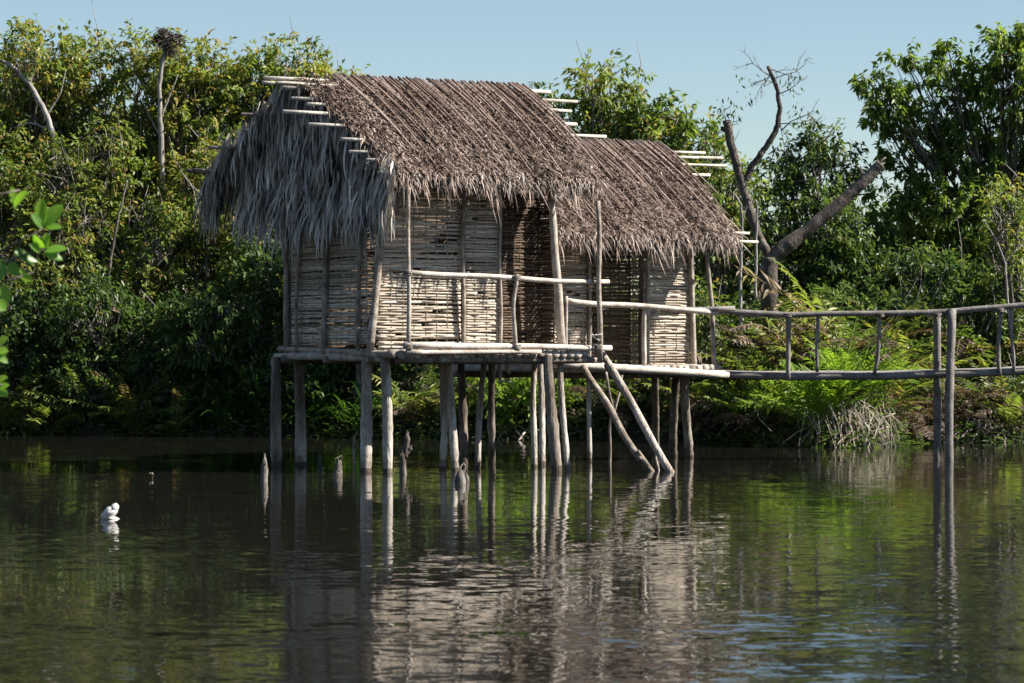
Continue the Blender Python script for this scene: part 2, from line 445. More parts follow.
def thatch(H, s0, s1, wr, span, zr, k1, k2, n, s0e=None, hang=0.10, rag=0.12, side=-1, ribs=55, skew=0.0, ribfrac=0.75, rs0=None):
    """one roof slope: dried fronds over a shell. side -1 is the front slope. q runs from ridge to eave"""
    mb = MB()
    s0e = s0 if s0e is None else s0e
    def pt(s, q, lift=0.0):
        z = profile(q, zr, k1, k2)
        sl = k1 + 2 * k2 * q
        nl = 1 / np.sqrt(1 + sl * sl)
        # outward normal of the slope
        return (H(0, 0, 0) + U * np.asarray(s)[..., None] + V * (wr + side * (q + lift * sl * nl))[..., None] + Zv * (z + lift * nl)[..., None])
    # shell with lumps
    ns, nq = 40, 16
    S, Q = np.meshgrid(np.linspace(0, 1, ns), np.linspace(0, 1, nq))
    lo = s0 + (s0e - s0) * Q + 0.08; hi = s1 + 0.05 * Q - 0.05
    SS = lo + (hi - lo) * S; QQ = Q * span * 0.98
    lump = 0.02 * np.sin(SS * 7 + QQ * 3) + 0.015 * np.sin(SS * 17 - QQ * 5) - 0.02
    top = pt(SS, QQ, lump).reshape(-1, 3); bot = pt(SS, QQ, lump - 0.07).reshape(-1, 3)
    i = (np.arange(nq - 1)[:, None] * ns + np.arange(ns - 1)[None, :])[..., None]
    q = (i + np.array([0, 1, ns + 1, ns])).reshape(-1, 4)
    mb.add(top, None, q, .3); mb.add(bot, None, q[:, ::-1], .15)
    e = np.concatenate([np.arange(ns), np.arange(1, nq) * ns + ns - 1, (nq - 1) * ns + np.arange(ns - 2, -1, -1), np.arange(nq - 2, 0, -1) * ns])
    ne = len(e); nt_ = len(top)
    mb.add(np.vstack([top[e], bot[e]]), None, [[j, (j + 1) % ne, ne + (j + 1) % ne, ne + j] for j in range(ne)], .2)
    # leaflets
    def leaflets(n, qlo, qhi, len0, len1, w0, w1, liftlo, liftr, tmu, tsd, spread):
        t = R.random(n); qq = R.uniform(qlo, qhi, n)
        f = qq / span
        ss = s0 + (s0e - s0) * f + (s1 - s0 - (s0e - s0) * f) * t + R.normal(0, rag * .4, n)
        Ln = R.uniform(len0, len1, n)
        if qlo > span * .7: Ln = Ln * (1 + .45 * np.sin(ss * 8.3) * np.sin(ss * 3.1 + 1) + .35 * np.sin(ss * 21)) * R.choice([.6, 1, 1, 1.5], n)
        ang = R.normal(skew, spread, n)
        m_ = 4
        pts = np.zeros((n, m_, 3))
        curl = R.normal(0, .06, n)
        for j in range(m_):
            g = j / (m_ - 1)
            qj = qq + Ln * g * np.cos(ang); sj = ss + Ln * g * np.sin(ang)
            over = np.maximum(qj - span, 0)             # beyond the eave the leaf simply hangs
            lift = liftlo + R.random(n) * liftr * (0.4 + 0.6 * np.sin(np.pi * g)) + curl * g * (1 - over)
            p = pt(sj, np.minimum(qj, span) + over * .25, lift)
            p[:, 2] -= over * .85
            pts[:, j] = p
        side_v = U + R.normal(0, .45, (n, 3))
        lane = ss - qq * math.tan(skew)          # fronds lie side by side and weathered differently
        band = .11 * np.sin(lane * 9.1 + 1.3) + .08 * np.sin(lane * 23 + .4) + .08 * np.sin(lane * 4.3 + qq * 2.2)
        mb.strips(pts, R.uniform(w0, w1, n), side_v, np.clip(R.normal(tmu, tsd, n) + band, 0, 1), (0.7, 1.0, 0.75, 0.12))
    leaflets(n * 2, 0.0, span, .08, .24, .008, .02, .0, .032, .50, .17, .4)
    leaflets(n // 2, 0.1, span, .05, .14, .01, .024, .012, .035, .57, .18, .7)
    leaflets(int((s1 - s0e) * 260), span - .2, span - .02, .12, .14 + hang, .012, .03, -.03, .04, .5, .2, .25)
    # frond ribs that start at the ridge
    for j in range(ribs):
        r0_ = (s0 + .1) if rs0 is None else rs0
        s = r0_ + (s1 - r0_) * (j + R.uniform(-.3, .3)) / ribs
        ql = span * R.uniform(.3, 1.0) ** 1.3 * ribfrac / .75
        g = np.linspace(-0.04, 1, 8)
        qv = ql * g
        sv = s + qv * math.tan(skew + R.normal(0, .05))
        p = pt(sv, np.maximum(qv, -.04), .05 + R.uniform(0, .03) + 0 * qv)
        mb.tube(p, np.linspace(.017, .008, 8), 5, R.uniform(.3, .75))
    return mb, pt

C1 = np.array([-1.71, 36.6, 0.0])
H1 = frame(C1)
hut = empty('thatched_hut', tuple(C1 + U * 1.3 + V * 1.15), 'larger thatched hut on stilts over the water with a railed porch and shaggy grey gable', 'hut')
O1 = np.array(hut.location)
def part(mb, name, mat, parent=None, smooth=False, label=None):
    o = mb.build(name, M[mat], parent or hut, O1, smooth)
    if label: o['label'] = label
    return o
FZ = 1.46
ZR, K1, K2, SPAN = 4.87, .53, .105, 1.80
WR = 1.15                                   # ridge sits this far behind the front wall

# floor of poles, beams
fl = MB()
for k in range(26):
    s = -0.02 + k * 0.108
    fl.log(H1(s, -.62, FZ - .02 + R.normal(0, .006)), H1(s + R.normal(0, .02), 2.32, FZ - .02 + R.normal(0, .006)), .054 * R.uniform(.95, 1.1), wob=.004, seg=4, k=7, tint=R.uniform(.2, .8))
deck = part(fl, 'deck', 'pole')
for (w, z, a, b, r, tn) in ((-.56, FZ - .085, .05, 2.95, .042, .3), (-.08, FZ - .085, -.1, 2.9, .05, .3), (1.1, FZ - .09, -.1, 2.7, .05, .3), (2.2, FZ - .09, -.15, 2.7, .05, .3)):
    part(MB().log(H1(a, w, z), H1(b, w, z - .01), r, wob=.006, tint=tn), 'floor_beam', 'stilt', smooth=True)
part(MB().log(H1(.03, -.33, FZ - .06), H1(-.08, 2.55, FZ - .05), .058, .045, wob=.008, tint=.55), 'floor_beam', 'pole', smooth=True)
part(MB().log(H1(.0, -.05, FZ + .02), H1(-.05, 2.5, FZ + .045), .04, .035, wob=.008, tint=.35), 'floor_beam', 'pole', smooth=True)
part(MB().log(H1(.10, -.66, FZ + .09), H1(3.05, -.62, FZ + .055), .043, .036, wob=.008, tint=1.0), 'floor_beam', 'pole', smooth=True)
part(MB().log(H1(.12, -.67, FZ + .0), H1(2.0, -.67, FZ + .01), .03, .028, wob=.01, tint=.7), 'floor_beam', 'pole', smooth=True)

# walls
part(woven(H1, (.10, 0), (1.23, 0), FZ + .05, 3.5, ragged=.16, miss=.12), 'wall_panel', 'slat')
part(woven(H1, (1.27, -.012), (1.77, -.012), FZ + .05, 3.5, miss=.05, stick=.15), 'wall_panel', 'slat')
part(woven(H1, (0, 2.3), (0, .12), FZ + .08, 3.45, gap=.07, miss=.0), 'wall_panel', 'slat')
part(woven(H1, (2.6, 2.3), (0, 2.3), FZ + .05, 3.5, gap=.08, miss=0), 'wall_panel', 'shadeslat')
part(woven(H1, (2.6, 0.02), (2.6, 2.3), FZ + .05, 3.5, gap=.14, miss=0), 'wall_panel', 'shadeslat')
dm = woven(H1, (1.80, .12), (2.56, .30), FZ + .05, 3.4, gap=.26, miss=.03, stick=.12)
part(dm, 'door', 'shadeslat', label='dark woven cane door standing ajar in the doorway')

# wall posts
def pst(p0, p1, r0, r1=None, mat='pole', name='post', tint=.5, wob=.01, bend=0.0, parent=None, seg=9):
    return part(MB().log(p0, p1, r0, r1, wob=wob, tint=tint, bend=bend, seg=seg), name, mat, parent, True)
pst(H1(-.06, -.06, FZ - .12), H1(.13, -.03, 3.35), .05, .05, tint=.35, wob=.012)
pst(H1(-.03, 2.3, FZ - .1), H1(-.06, 2.3, 3.5), .045, .04, tint=.2)
pst(H1(-.05, 1.95, FZ), H1(-.05, 1.93, 3.4), .026, tint=.3)
pst(H1(-.06, 1.2, FZ - .02), H1(-.05, 1.16, 3.45), .040, .034, tint=.3)
pst(H1(-.05, .28, FZ + .02), H1(-.05, .2, 3.4), .026, tint=.25)
pst(H1(1.25, -.05, FZ), H1(1.25, -.05, 3.55), .024, tint=.35)
pst(H1(1.79, -.03, FZ), H1(1.78, -.03, 3.5), .02, tint=.55)
pst(H1(2.68, -.06, FZ), H1(2.46, -.10, 3.55), .055, .045, tint=.7, wob=.022)
pst(H1(2.6, 2.3, FZ), H1(2.6, 2.3, 3.5), .045, tint=.3)

# porch railing
rail = part(MB().log(H1(.12, -.63, 2.425), H1(3.03, -.6, 2.345), .033, .029, wob=.02, tint=.95, seg=12), 'railing', 'pole', None, True)
for (s, z0, z1, r, tn) in ((.15, FZ + .03, 3.45, .028, .5), (1.66, FZ - .02, 2.42, .027, .45), (2.82, FZ - .12, 3.35, .034, .4)):
    pst(H1(s + (.04 if s > 2 else 0), -.66, z0), H1(s, -.68, z1), r, r * .85, tint=tn, parent=rail, wob=.012)
# fluttering splinter tied on the porch corner
tw = MB()
for k in range(5):
    a = H1(2.74, -.7, 1.66); tw.log(a, a + R.normal(0, .05, 3) + np.array([.02, 0, .03]), .014, .006, seg=4, wob=.003, tint=1)
part(tw, 'lashing', 'bamboo')

def lashing(c, r, parent, org, mat='bark', ax=(0, 0, 1.0)):
    mb = MB(); ax = np.asarray(ax, float)
    e1 = np.cross(ax, [0.3, 1, .2]); e1 /= np.linalg.norm(e1); e2 = np.cross(ax, e1)
    th = np.linspace(0, 2 * np.pi * 4, 48)
    p = c + np.cos(th)[:, None] * e1 * r + np.sin(th)[:, None] * e2 * r + ax * (np.linspace(-.03, .03, 48) + R.normal(0, .004, 48))[:, None]
    mb.tube(p, .007, 5, .8)
    for k in range(2): mb.tube(np.array([p[-1], p[-1] + R.normal(0, .03, 3) - Zv * .05, p[-1] + R.normal(0, .04, 3) - Zv * R.uniform(.08, .16)]), .005, 4, .9)
    mb.build('lashing', M[mat], parent, org)
for s, z in ((.15, 2.42), (1.66, 2.38), (2.82, 2.355)):
    lashing(H1(s, -.655, z), .05, rail, O1)
    lashing(H1(s, -.655, FZ + .07), .055, hut, O1)

# stilts, at the pixels where they enter the water
def stilt(px0, py0, Y0, px1, py1, Y1, r, tint=.5, wob=.02, mat='stilt', parent=None, orig=None, r1=None):
    b = P(px1, py1, Y1); b[2] = -0.9
    t = P(px0, py0, Y0)
    a = P(px1, py1, Y1); a[2] = 0.0
    dirv = (a - t); dirv /= -dirv[2]
    foot = a + dirv * .7
    mb = MB()
    n = 26
    g = np.linspace(0, 1, n)
    pts = t + (foot - t) * g[:, None]
    ph = R.uniform(0, 6.28, (2, 3)); am = R.normal(0, wob * .45, (2, 3))
    w = am[0] * 1.2 * np.sin(np.pi * g[:, None] * 1.3 + ph[0]) + am[1] * .5 * np.sin(np.pi * g[:, None] * 3.1 + ph[1])
    w -= w[0] + (w[-1] - w[0]) * g[:, None]; w[:, 2] = 0
    rad = (r + ((r1 or r * 1.12) - r) * g) * (1 + R.normal(0, .065, n))
    n_ = n - 1
    zc = ((pts[:-1] + pts[1:]) / 2)[:, 2]
    tb = np.clip(tint + np.interp(zc, [.0, .03, .10, .3, .5, .9], [-.7, -.5, .05, .3, .2, -.1]), -.3, 1.2)  # wet foot, bleached lower part; sun below the deck's shade also painted in
    mb.tube(pts + w, rad, 10, np.concatenate([np.repeat(tb, 10)]), cap=False)
    o = mb.build('stilt', M[mat], parent or hut, O1 if orig is None else orig, True)
    return o
def wy(py): return F * CAMZ / (py - HY)
YL = lambda s, w: (C1 + U * s + V * w)[1]
stilt(276, 357, YL(0, 2.3), 276, 466, YL(0, 2.3), .062, .2)
stilt(299, 360, YL(.5, 2.3), 304, 467, YL(.5, 2.2), .062, .45, .03, r1=.085)
stilt(367, 360, 36.75, 366, 473, 36.65, .066, .6, .02)
stilt(385, 358, 36.35, 387, 473, 36.45, .060, .7, .02)
stilt(443, 362, 37.6, 444, 462, 37.6, .043, .6)
stilt(449, 362, 37.2, 456, 466, 37.1, .048, .6, .03)
stilt(461, 362, 39.2, 464, 452, 39.2, .05, .1)
stilt(484, 362, 37.9, 477, 462, 37.8, .036, .5)
stilt(535, 362, 38.3, 534, 463, 38.2, .036, .7)
stilt(541, 360, 39.3, 542, 457, 39.0, .04, .7)
stilt(547, 356, 37.1, 559, 471, 37.0, .058, .35, .03, r1=.078)
stilt(560, 356, 37.4, 570, 470, 37.3, .036, .75, .03, r1=.046)
stilt(588, 360, 40.2, 589, 452, 40.2, .03, .6)
stilt(492, 358, 38.9, 492, 455, 39.3, .045, .1)
# pegs that hang below the deck
for px, y1, Y in ((499, 384, 38.4), (508, 374, 38.2), (418, 368, 37.0), (452, 372, 36.7)):
    pst(P(px, 356, Y), P(px + 1, y1, Y), .028, .02, 'pole', 'peg', tint=.7, seg=4)

# roof
fr, ptF = thatch(H1, -.50, 2.84, WR, SPAN, ZR, K1, K2, 9500, s0e=.02, side=-1, ribs=74, skew=.16, rs0=.02)
roof = part(fr, 'roof', 'thatch')
bk, ptB = thatch(H1, -.45, 2.84, WR, SPAN, ZR - .01, K1, K2, 3200, s0e=-.78, side=1, ribs=30, hang=.3)
part(bk, 'thatch_slope', 'thatch', roof)
# ridge poles and purlin ends
def purlin(q, s0, s1, r=.024, side=-1, tint=.7, lift=-.07, mat='bamboo', dz=0.0):
    pf = ptF if side < 0 else ptB
    a = pf(np.array([s0]), np.array([q]), np.array([lift]))[0]; b = pf(np.array([s1]), np.array([q]), np.array([lift]))[0]
    a = a + Zv * dz
    part(MB().log(a, b, r, r * .9, wob=.006, tint=tint, k=8), 'roof_pole', mat, roof, True)
purlin(.02, -.92, 3.2, .026, lift=.0, tint=.95)
purlin(.07, -.95, 1.0, .022, lift=-.04, tint=.8)
purlin(.20, -.85, .3, .02, lift=.03, tint=.75)
purlin(.16, -.72, 3.55, .024, lift=-.05, tint=.6)
purlin(.42, -.72, 3.3, .022, lift=-.05, tint=.9)
purlin(.58, -.60, 1.4, .021, lift=-.02, tint=1)
purlin(.72, -.98, 3.2, .026, lift=-.05, tint=1)
purlin(.95, -.74, 3.5, .024, lift=-.05, tint=.95)
purlin(1.24, -.46, 2.9, .022, lift=-.01, tint=1.0)
purlin(1.40, -.42, 2.8, .022, lift=-.05, tint=.9)
purlin(1.56, -.28, 2.9, .022, lift=-.01, tint=.9)
purlin(1.72, -.2, 2.9, .024, lift=-.03, tint=.9)
purlin(.02, -.6, 3.0, .024, side=1, tint=.6, lift=-.02)
purlin(.6, -.95, 2.9, .022, side=1, tint=.25, mat='pole')
purlin(1.15, -1.15, 2.9, .024, side=1, tint=.25, mat='pole')
purlin(1.5, -1.3, 2.9, .03, side=1, tint=.15, mat='stilt')

# shaggy hanging palm leaves that close the left gable
def gable():
    mb = MB()
    def frond(w, z, s, L_, n, tilt0, fan, tmu, out, w0=.02, w1=.046):
        # a tuft: leaflets that share one tie point and hang in a loose fan
        L_ = L_ * R.uniform(.55, 1.1, n)
        tilt = tilt0 + R.normal(0, fan, n); outv = np.abs(R.normal(out, .08, n)); cv = R.normal(0, .10, n) - tilt * .35
        ww0 = w + R.normal(0, .05, n); zz0 = z + R.normal(0, .05, n); ss0 = s + R.normal(0, .02, n)
        m_ = 5; pts = np.zeros((n, m_, 3))
        for j in range(m_):
            g = j / (m_ - 1)
            ss = ss0 - outv * np.sin(g * 2.0) * L_
            ww = ww0 + (tilt * g + cv * g * g) * L_
            zz = zz0 - L_ * g * (1 - .10 * g) + .06 * np.sin(g * 2.2) * L_
            pts[:, j] = H1(0, 0, 0) + U * ss[:, None] + V * ww[:, None] + Zv * zz[:, None]
        mb.strips(pts, R.uniform(w0, w1, n), V + R.normal(0, .5, (n, 3)), np.clip(R.normal(tmu, .15, n), 0, 1), (.6, 1, .85, .5, .08))
    def zslope(w): return profile(min(abs(w - WR), SPAN), ZR, K1, K2)
    for k in range(190):
        w = R.uniform(-.66, 2.4); zt = zslope(w) - .10
        z = R.uniform(max(3.2, zt - 1.5), zt) if R.random() < .8 else zt
        s = -.04 - .50 * (w + .75) / 3.05 - .05 * (zt - z) + R.normal(0, .03)
        frond(w, z, s, R.uniform(.42, .78), R.integers(8, 20), R.normal(-.04, .2), .13, R.normal(.48, .17), R.uniform(.02, .16))
    for k in range(46):       # bottom course
        w = -.62 + 3.0 * (k + R.uniform(-.4, .4)) / 46
        s = -.08 - .50 * (w + .75) / 3.05
        frond(w, R.uniform(3.3, 3.55), s, R.uniform(.4, .62), 16, R.normal(-.04, .14), .12, R.normal(.55, .15), .12)
    for k in range(16):       # ragged lit corner by the front eave
        frond(R.uniform(-.72, -.3), R.uniform(3.45, 3.75), -.06, R.uniform(.25, .6), 12, R.normal(0, .3), .25, .6, .2)
    for k in range(44):       # eave of the far slope, seen past the gable
        f = R.random(); w = 2.15 + .85 * f; z = zslope(w) - R.uniform(.02, .1) + .02
        s = -.5 - R.uniform(0, .45)
        frond(w, z, s, R.uniform(.35, .68) + .12 * f, R.integers(7, 14), R.normal(.12, .15), .16, R.normal(.33, .12), .10)
    for k in range(60):       # courses tied along the far rake
        w = R.uniform(WR - .1, 2.9); z = zslope(w) + R.uniform(-.12, .03)
        s = -.46 - .36 * (w - WR) / 1.75 - R.uniform(.0, .12)
        frond(w, z, s, R.uniform(.35, .7), R.integers(8, 14), R.normal(.03, .15), .14, R.normal(.42, .14), .06)
    for k in range(10):       # the corner where the two meet
        frond(R.uniform(2.2, 2.45), R.uniform(3.3, 4.0), -.62, R.uniform(.5, .8), 12, R.normal(0, .1), .1, .62, .05)
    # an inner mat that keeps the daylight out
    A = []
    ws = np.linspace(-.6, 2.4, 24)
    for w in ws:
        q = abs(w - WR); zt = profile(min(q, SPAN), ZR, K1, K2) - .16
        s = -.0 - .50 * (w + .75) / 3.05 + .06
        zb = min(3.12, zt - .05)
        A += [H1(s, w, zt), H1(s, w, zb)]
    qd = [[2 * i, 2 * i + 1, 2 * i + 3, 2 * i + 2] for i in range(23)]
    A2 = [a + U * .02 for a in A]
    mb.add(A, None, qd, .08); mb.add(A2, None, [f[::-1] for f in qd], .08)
    return mb
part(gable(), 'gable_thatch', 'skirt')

# ------------------------------------------------------------------ hut two
R2 = np.array([2.45, 41.3, 0.0])
C2 = R2 - U * 2.3
H2 = frame(C2)
hut2 = empty('thatched_hut', tuple(C2 + U * 1.15 + V * 1.2), 'smaller thatched hut set back behind the first, joined to the walkway', 'hut')
O2 = np.array(hut2.location)
def part2(mb, name, mat, parent=None, smooth=False, label=None):
    o = mb.build(name, M[mat], parent or hut2, O2, smooth)
    if label: o['label'] = label
    return o
F2 = 1.24
ZR2, SPAN2 = 4.36, 1.88
K12, K22 = .56, .09
W2 = 1.2
fl = MB()
for k in range(24):
    s = -.05 + k * .105
    fl.log(H2(s, -.62, F2 + R.normal(0, .005)), H2(s, 2.4, F2 + R.normal(0, .005)), .052, wob=.004, seg=4, k=7, tint=R.uniform(.2, .8))
part2(fl, 'deck', 'pole')
for (w, a, b) in ((-.05, -.1, 2.45), (1.2, -.1, 2.45), (2.35, -.1, 2.45)):
    part2(MB().log(H2(a, w, F2 - .085), H2(b, w, F2 - .085), .048, wob=.006, tint=.3), 'floor_beam', 'stilt', smooth=True)
part2(MB().log(H2(-.35, -.7, F2 + .085), H2(2.45, -.7, F2 - .085), .058, .05, wob=.008, tint=1.0), 'floor_beam', 'pole', smooth=True)
part2(woven(H2, (.0, 0), (.62, 0), F2 + .05, 3.1, miss=.05), 'wall_panel', 'slat')
part2(woven(H2, (1.52, 0), (2.28, 0), F2 + .05, 3.1, miss=.03, gap=.14), 'wall_panel', 'slat')
part2(woven(H2, (.66, .22), (1.46, .22), F2 + .05, 3.05, gap=.34, pitch=.054, miss=.03), 'door', 'shadeslat', label='dark open-weave cane door in the doorway of the small hut')
part2(woven(H2, (0, 2.4), (0, 0), F2 + .05, 3.1, gap=.2), 'wall_panel', 'slat')
part2(woven(H2, (2.3, 0), (2.3, 2.4), F2 + .05, 3.1, gap=.2), 'wall_panel', 'slat')
part2(woven(H2, (2.3, 2.4), (0, 2.4), F2 + .05, 3.1, gap=.1, miss=0), 'wall_panel', 'shadeslat')
def pst2(p0, p1, r0, r1=None, tint=.5, name='post', wob=.01, parent=None, mat='pole'):
    return part2(MB().log(p0, p1, r0, r1, wob=wob, tint=tint), name, mat, parent, True)
pst2(H2(2.34, -.05, F2 - .1), H2(2.27, -.05, 3.15), .042, .038, .5, wob=.02)
pst2(H2(1.48, -.04, F2), H2(1.48, -.04, 3.15), .034, .03, .1, mat='bark')
pst2(H2(1.58, -.06, F2), H2(1.56, -.06, 3.15), .026, .024, .6)
pst2(H2(.02, -.05, F2), H2(.0, -.05, 3.2), .04, .04, .35)
pst2(H2(.64, -.05, F2), H2(.64, -.05, 3.15), .026, .024, .4)
for (s, w) in ((0, 2.4), (2.3, 2.4)): pst2(H2(s, w, F2), H2(s, w, 3.1), .04, None, .3)
pst2(P(716, 378, 40.8), P(707, 252, 40.8), .034, .03, .3)
rl2 = part2(MB().log(P(563, 300, 39.6), P(718, 313, 40.7), .039, .036, wob=.02, tint=.9, seg=12), 'railing', 'pole', None, True)
pst2(P(644, 368, 40.25), P(645, 305, 40.2), .032, .03, .8, parent=rl2)
pst2(P(566, 362, 39.65), P(566, 296, 39.6), .03, .028, .5, parent=rl2)
for a in ((676, 374, 41.4, 674, 455, 42.0, .055, .1), (684, 374, 41.2, 688, 457, 41.6, .06, .35), (655, 372, 42.5, 657, 450, 43.5, .05, .1)):
    stilt(*a, parent=hut2, orig=O2)
f2, ptF2 = thatch(H2, -.35, 2.62, W2, SPAN2, ZR2, K12, K22, 8200, side=-1, ribs=70, skew=.16, s0e=-.3)
roof2 = part2(f2, 'roof', 'thatch')
b2, ptB2 = thatch(H2, -.35, 2.62, W2, SPAN2, ZR2 - .01, K12, K22, 2500, side=1, ribs=25)
part2(b2, 'thatch_slope', 'thatch', roof2)
def purlin2(q, s0, s1, r=.022, side=-1, tint=.8, lift=-.05):
    pf = ptF2 if side < 0 else ptB2
    a = pf(np.array([s0]), np.array([q]), np.array([lift]))[0]; b = pf(np.array([s1]), np.array([q]), np.array([lift]))[0]
    part2(MB().log(a, b, r, r * .9, wob=.006, tint=tint, k=8), 'roof_pole', 'bamboo', roof2, True)
for (q, s1, sd) in ((.02, 3.35, -1), (.16, 3.15, -1), (.35, 3.5, -1), (.6, 3.05, -1), (1.1, 2.75, -1), (1.72, 2.95, -1), (1.86, 3.0, -1), (.1, 3.7, 1), (.6, 3.3, 1), (1.2, 3.0, 1)):
    purlin2(q, -.3, s1, side=sd, tint=R.uniform(.6, 1))

# ------------------------------------------------------------------ walkway
walk = empty('walkway', tuple(P(830, 350, 40.8)[:2]) + (0.0,), 'long pole footbridge with a single handrail leading right from the huts', 'walkway')
OW = np.array(walk.location)
def partw(mb, name, mat='walkpole', parent=None): return mb.build(name, M[mat], parent or walk, OW, True)
def poly(pix, Y, r, mat, name, parent=None, tint=.5, dy=0.0):
    pts = []
    for i in range(len(pix) - 1):
        a, b = P(*pix[i], Y), P(*pix[i + 1], Y)
        for t in np.linspace(0, 1, 5)[(0 if i == 0 else 1):]: pts.append(a + (b - a) * t)
    pts = np.array(pts) + R.normal(0, .006, (len(pts), 3)) + np.array([0, dy, 0])
    return partw(MB().tube(pts, r * (1 + R.normal(0, .05, len(pts))), 9, tint), name, mat, parent)
XEND = 1190
dk = MB()
for j, dy in enumerate((0, .11, .22, .33, .44)):
    xs = np.linspace(640, XEND, 26)
    py = np.interp(xs, [640, 690, 760, 880, 1024, XEND], [372, 373, 376, 376, 371, 369])
    pts = np.array([P(x, y, 40.8) for x, y in zip(xs, py)]) + np.array([0, dy, R.normal(0, .006)]) + R.normal(0, .004, (26, 3))
    dk.tube(pts, .05 * (1 + R.normal(0, .04, 26)), 9, R.uniform(.3, .7))
partw(dk, 'deck')
hr = poly([(668, 309), (790, 315), (930, 312), (1024, 306), (XEND, 302)], 40.72, .04, 'walkpole', 'handrail', tint=.35)
poly([(660, 311), (735, 308)], 40.64, .035, 'walkpole', 'handrail', tint=.6)
for (x0, y0, x1, y1, r) in ((788, 316, 788, 380, .036), (818, 315, 817, 372, .026), (880, 314, 874, 374, .028), (1000, 308, 1000, 376, .032), (1011, 308, 1014, 372, .026), (1080, 304, 1080, 374, .03), (1140, 304, 1140, 374, .03)):
    partw(MB().log(P(x0, y0, 40.75), P(x1, y1, 40.75), r, r * .9, wob=.008, tint=.5), 'baluster', 'walkpole', hr)
def wpost(x0, y0, x1, y1, Y, r):
    t = P(x0, y0, Y); a = P(x1, y1, Y); a[2] = 0; dv = (a - t) / -(a - t)[2]
    partw(MB().log(t, a + dv * -.0 + (a - t) / np.linalg.norm(a - t) * .6, r, r * 1.05, wob=.012, tint=.35, seg=14), 'post')
wpost(937, 312, 937, 459, 40.9, .052)
wpost(952, 309, 950, 460, 40.68, .058)
wpost(1140, 306, 1140, 459, 40.9, .055)
wpost(1152, 304, 1152, 460, 40.68, .055)

# ------------------------------------------------------------------ leaning ladder poles, stumps
def thing_log(name, label, cat, segs, mat, group=None):
    mb = MB()
    for s in segs: mb.log(*s[0], **s[1])
    p = np.vstack(mb.v); o = np.array([p[:, 0].mean(), p[:, 1].mean(), 0.0])
    return tag(mb.build(name, M[mat], None, o, True), label, cat, group)
def seg(a, b, r, r1=None, **k): return ((a, b, r, r1 or r), k)
def under(a, b, d=.5):
    v = b - a; return b + v / np.linalg.norm(v) * d
for s_ in ((937, 318), (952, 315), (788, 318), (880, 318), (1000, 313)): lashing(P(s_[0], s_[1] - 3, 40.72), .062, hr, OW)
a, b = P(583, 366, 37.9), P(641, 461, 37.0)
c, d = P(657, 443, 37.2), P(661, 470, 37.2)
thing_log('leaning_pole', 'shorter leaning pole with a split foot, slanting from the porch down into the water', 'pole',
          [seg(a, b, .042, .045, tint=.5, wob=.015), seg(P(637, 452, 37.05), under(P(640, 452, 37.0), P(655, 471, 36.9)), .04, .03, tint=.3), seg(c, under(c, d, .2), .012, .016, tint=.6, seg=4)], 'stilt')
a, b = P(601, 352, 37.65), P(671, 471, 36.7)
thing_log('leaning_pole', 'longer straight leaning pole, the one further from the porch posts, slanting into the water', 'pole',
          [seg(a, under(a, b), .045, .05, tint=.7, wob=.015), seg(P(606, 365, 37.6), P(622, 392, 37.4), .03, .02, tint=.2)], 'stilt')
thing_log('branched_stick', 'thin forked stick standing behind the leaning poles', 'stick',
          [seg(P(606, 372, 39.5), P(618, 430, 39.6), .018, .014, tint=.6), seg(P(622, 375, 39.6), P(612, 420, 39.6), .016, .02, tint=.6), seg(P(612, 410, 39.6), under(P(612, 410, 39.6), P(612, 455, 39.6)), .02, tint=.5)], 'stilt')

def stumpmesh(base, top, r0, r1, mat, name, label, extra=(), tint=.5, cat='stump'):
    mb = MB()
    def one(a, b, ra, rb):
        n = 9; g = np.linspace(0, 1, n)
        pts = a + (b - a) * g[:, None]; w = np.cumsum(R.normal(0, ra * .12, (n, 3)), axis=0); w -= w[0] + (w[-1] - w[0]) * g[:, None]
        rad = np.interp(g, [0, .6, .9, 1], [ra, (ra + rb) * .55, rb, rb * .35]) * (1 + R.normal(0, .1, n))
        mb.tube(pts + w, rad, 9, tint)
        for k in range(3):     # broken fibres at the top
            q = b + R.normal(0, rb * .4, 3) * np.array([1, 1, 0]); mb.log(q - (b - a) * .15, q + (b - a) / np.linalg.norm(b - a) * rb * R.uniform(.4, 1.6), rb * .25, rb * .08, seg=4, k=5, tint=tint + .2)
    one(base, top, r0, r1)
    for e in extra: one(*e)
    o = base.copy(); o[2] = 0
    return tag(mb.build(name, M[mat], None, o, True), label, cat)
def W(px, py): 
    p = P(px, py, wy(py)); return p
def sub(p): q = p.copy(); q[2] = -.35; return q
stumpmesh(sub(W(267, 481)), P(265, 457, wy(481)), .052, .034, 'bark', 'broken_stump', 'small stump with a pale lit edge, alone left of the hut stilts', tint=.7)
stumpmesh(sub(W(333, 476)), P(340, 460, wy(476)), .07, .045, 'deadbark', 'broken_stump', 'dark slanting stump in the water between the left hut stilts', tint=.5)
stumpmesh(sub(W(321, 472)), P(320, 454, wy(472)), .028, .022, 'deadbark', 'broken_stake', 'thin dark stake in the water beside the dark slanting stump', tint=.3, cat='stake')
b = W(405, 474)
stumpmesh(sub(b), P(403, 449, wy(474)), .04, .035, 'bark', 'broken_stump', 'forked weathered stump right of the two pale front stilts', [(P(405, 458, wy(474)), P(407, 433, wy(474)), .035, .03), (P(406, 455, wy(474)), P(411, 447, wy(474)), .03, .024)], .45)
stumpmesh(sub(W(463, 484)), P(461, 470, wy(484)), .065, .06, 'bark', 'broken_stump', 'short stubby brown stump low in the water under the porch', [(sub(W(467, 482)), P(467, 474, wy(482)), .04, .03)], .6)
stumpmesh(sub(W(354, 462)), P(354, 435, wy(462)), .018, .012, 'pole', 'broken_stake', 'thin pale stake just left of the front corner stilt', tint=.4, cat='stake')

